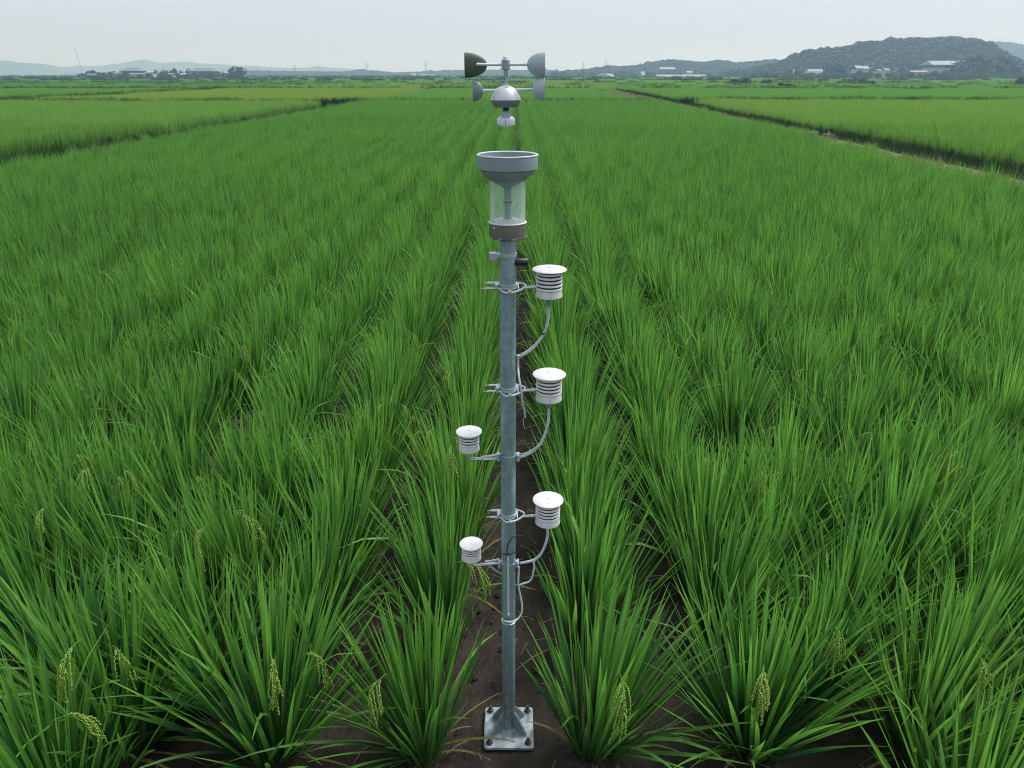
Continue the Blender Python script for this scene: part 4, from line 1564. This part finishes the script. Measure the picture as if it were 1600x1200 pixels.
MB().lathe([(.0085, zg0 + .002), (.0085, zg1 - .045)], n=24).build('inner_stem', M_STEM, rg_)
MB().lathe([(.0127, zr(316)), (.0132, zr(316) + .001), (.0132, zr(316) + .0025), (.0127, zr(316) + .003)], n=28).build('mark_ring', M_DARKCORE, rg_)
Rb_ = gr(59, 355)
MB().lathe([(Rb_ - .003, zg0 - .0075), (Rb_ - .003, zg0 - .003), (Rb_ - .006, zg0 - .0015), (0, zg0 - .0015)], n=64).build('floor_disc', M_WHITE, rg_)
MB().lathe([(.018, 0), (.018, .0035), (.015, .0045), (0, .0045)], n=28, c=(.004, 0, zg0 - .0015)).build('tube_seat', M_RIM, rg_)
b_ = MB()
b_.lathe([(Rb_ * .6, zr(367) - .001), (Rb_ - .001, zr(367) - .001), (Rb_, zr(366)), (Rb_, zg0 - .0062), (Rb_ - .0015, zg0 - .0052), (Rb_ - .003, zg0 - .0056), (Rb_ - .003, zg0 - .010)], n=64)
b_.build('base_ring', M_STEEL, rg_)
MB().lathe([(Rb_ - .0006, zg0 - .007), (Rb_ + .001, zg0 - .006), (Rb_ + .001, zg0 - .0048), (Rb_ - .001, zg0 - .0038), (Rb_ - .003, zg0 - .0045)], n=64).build('ring_lip', M_RIM, rg_)
MB().lathe([(PR + .002, -.006), (PR + .004, .0), (Rb_ - .012, .006), (Rb_ - .001, zr(370)), (Rb_ + .0008, zr(369)), (Rb_ + .0008, zr(367.5)), (Rb_ - .002, zr(367))], n=64).build('base_flange', M_GALV, rg_)
sc = MB().lathe([(.0022, 0), (.0022, .0015), (0, .002)], n=12, rot=Matrix(((1, 0, 0), (0, 0, -1), (0, 1, 0))).to_3x3())
o = sc.build('screw', M_RIM, rg_, (-Rb_ * .70, -Rb_ * .72, zr(352)))

# ------------------------------------------------------------------ anemometer
ZA = Z(198)
an = empty('anemometer', (XP - .004, YP, ZA), 'silver cup anemometer with four half-round cups above the rain gauge', 'anemometer')
za = lambda py: Z(py) - ZA
aw = lambda n_, py: n_ * mpp(YP, Z(py))
def ax_(px, py): return P(px, py, YP).x - (XP - .004)


b_ = MB()
b_.lathe([(aw(12, 195), za(197.5)), (aw(14, 195), za(195)), (aw(14.2, 188), za(187)), (aw(13.6, 186), za(185)), (aw(10.5, 183), za(182)), (aw(7, 181), za(180.6))], n=48)
b_.build('base', M_SILVER, an)
MB().lathe([(aw(.5, 190), 0), (aw(.5, 190), .012)], n=8, c=(0, -aw(14, 190), za(194))).build('seam', M_DARKCORE, an)
MB().lathe([(aw(7, 180), za(181)), (aw(6.8, 176), za(174.5)), (aw(5.5, 173), za(173))], n=36).build('neck', M_CUP, an)
MB().lathe([(aw(4.8, 172), za(174)), (aw(4.8, 168), za(167))], n=32).build('neck_seal', M_DARKCORE, an)
MB().lathe([(aw(4, 168), za(167.5)), (aw(16, 167), za(167.6)), (aw(20, 164), za(165)), (aw(22.6, 160), za(159.5)), (aw(23, 157), za(157))], n=56).build('lower_housing', M_CUP2, an)
MB().lathe([(aw(23, 157), za(157)), (aw(23.6, 156), za(156)), (aw(23.4, 155), za(154.5)), (aw(21.5, 150), za(149)), (aw(18, 143), za(142.5)), (aw(13.5, 137), za(137.3)), (aw(7.5, 134), za(134.5)), (aw(3.5, 133), za(133.8))], n=56).build('dome', M_SILVER, an)
MB().lathe([(aw(4.3, 134), za(135.5)), (aw(4.3, 132), za(131.5)), (aw(2.5, 131), za(131))], n=24).build('dome_collar', M_WHITE, an)
nb_ = MB().box((aw(1.5, 137), -aw(9, 137), za(137)), (aw(5, 137), aw(5, 137), aw(3, 137)))
nb_.build('dark_nub', M_BLACK, an, bevel=.0015)
MB().lathe([(aw(4, 130), za(132)), (aw(3.4, 120), za(120)), (aw(3.2, 108), za(107.5))], n=28).build('spindle', M_GALV, an)
MB().lathe([(aw(5.4, 108), za(109)), (aw(6.6, 107), za(108)), (aw(6.6, 94), za(94)), (aw(5.2, 93), za(93))], n=12, smooth=False).build('hub', M_GALV, an)
MB().lathe([(aw(5, 93), za(93.4)), (aw(4.8, 90), za(90.5)), (aw(3.8, 88), za(88.5)), (0, za(88.2))], n=28).build('hub_cap', M_SILVER, an)


def cup(px_edge, px_tip, py0, py1, m, tilt=0.0, thick=.0022):
    """half-round shell whose open mouth looks outwards along the arm"""
    yc = (py0 + py1) / 2
    r = (py1 - py0) / 2 * mpp(YP, Z(yc)) * 1.01
    x0, x1 = ax_(px_edge, yc), ax_(px_tip, yc)
    L = abs(x1 - x0)
    s = 1 if x0 > x1 else -1
    n, k = 40, 12
    mb = MB()
    prof = [(r * math.sin(math.pi / 2 * i / k) ** .92, L * (1 - math.cos(math.pi / 2 * i / k) ** 1.0)) for i in range(k + 1)]
    prof_in = [(max(0, a - thick), min(L, b + thick)) for a, b in reversed(prof)]
    # height along the arm: 0 at the tip, L at the mouth
    prof_ = [(a, b) for a, b in prof] + [(prof[-1][0] - thick, L)] + [(a, b) for a, b in prof_in[1:]]
    rot = Matrix.Rotation(R(90) * s, 3, 'Y')
    rot = Matrix.Rotation(R(tilt), 3, 'Z') @ rot
    mb.lathe(prof_, n=n, rot=rot)
    o = mb.build('cup', m, an, (x1, 0, za(yc)))
    o.scale.y = .45                      # the cups are shallow scoops
    return o


c1 = cup(726, 761, 84, 120, M_SHADED_OLIVE, 0)
c2 = cup(851.5, 823.5, 83, 119.5, M_CUP, 0)
c3 = cup(739, 755, 127.5, 157.5, M_CUP2, 0)
c4 = cup(851, 832, 123, 157, M_CUP, 0)
MB().tube([(ax_(745, 101), -aw(9, 101), za(100.5)), (ax_(762, 101), -aw(2.5, 101), za(101)), (ax_(793, 101), 0, za(101)), (ax_(825, 100), 0, za(100.5))], aw(2.1, 101), 14).build('upper_arm', M_RIM, an)
MB().tube([(ax_(744, 142), 0, za(142)), (ax_(793, 141), 0, za(141)), (ax_(834, 139.5), 0, za(139.5))], aw(2.2, 140), 14).build('lower_arm', M_RIM, an)

# ------------------------------------------------------------------ straw litter on the soil
litter = MB()
for k in range(240):
    x, y = random.gauss(0, .55), random.uniform(1.75, 6.5)
    if abs(x - XP) < .1 and abs(y - YP) < .12: continue
    L, a = random.uniform(.03, .16), random.uniform(0, math.pi)
    dx, dy = math.cos(a) * L, math.sin(a) * L
    h = random.uniform(.012, .03)
    litter.tube([(x, y, h), (x + dx * .5, y + dy * .5, h + random.uniform(0, .02)), (x + dx, y + dy, h * .6)], .0016, 4)
tag(litter.build('straw_litter', M_STRAW), 'thin straw bits lying on the dark soil path', kind='stuff')
clods = MB()
for k in range(420):
    x, y = random.gauss(0, .38), random.uniform(1.7, 5.5)
    if abs(x - XP) < .11 and abs(y - YP) < .13: continue
    s = random.uniform(.004, .014) if random.random() < .9 else random.uniform(.014, .026)
    c_ = Vector((x, y, .006))
    d = [Vector((random.uniform(.6, 1.2) * a, random.uniform(.6, 1.2) * b, random.uniform(.5, 1) * c)) * s for a, b, c in
         ((1, 0, 0), (0, 1, 0), (-1, 0, 0), (0, -1, 0), (0, 0, 1), (0, 0, -1))]
    q = [c_ + e for e in d]
    clods.add(q, [(0, 1, 4), (1, 2, 4), (2, 3, 4), (3, 0, 4), (1, 0, 5), (2, 1, 5), (3, 2, 5), (0, 3, 5)])
tag(clods.build('soil_clods', M_CLOD), 'small clods of dark soil on the bare path', kind='stuff')

# ------------------------------------------------------------------ haze
hz = MB().box((0, 1230, 26), (5000, 3080, 60))
hm = bpy.data.materials.new('haze')
hm.use_nodes = True
hn = hm.node_tree
hn.nodes.clear()
ho = hn.nodes.new('ShaderNodeOutputMaterial')
pv = hn.nodes.new('ShaderNodeVolumePrincipled')
pv.inputs['Color'].default_value = HAZE_COLOR
pv.inputs['Density'].default_value = HAZE_DENSITY
pv.inputs['Absorption Color'].default_value = (1, 1, 1, 1)
pv.inputs['Anisotropy'].default_value = 0.3
hn.links.new(pv.outputs[0], ho.inputs['Volume'])
hz_o = hz.build('haze', hm)
tag(hz_o, kind='stuff')
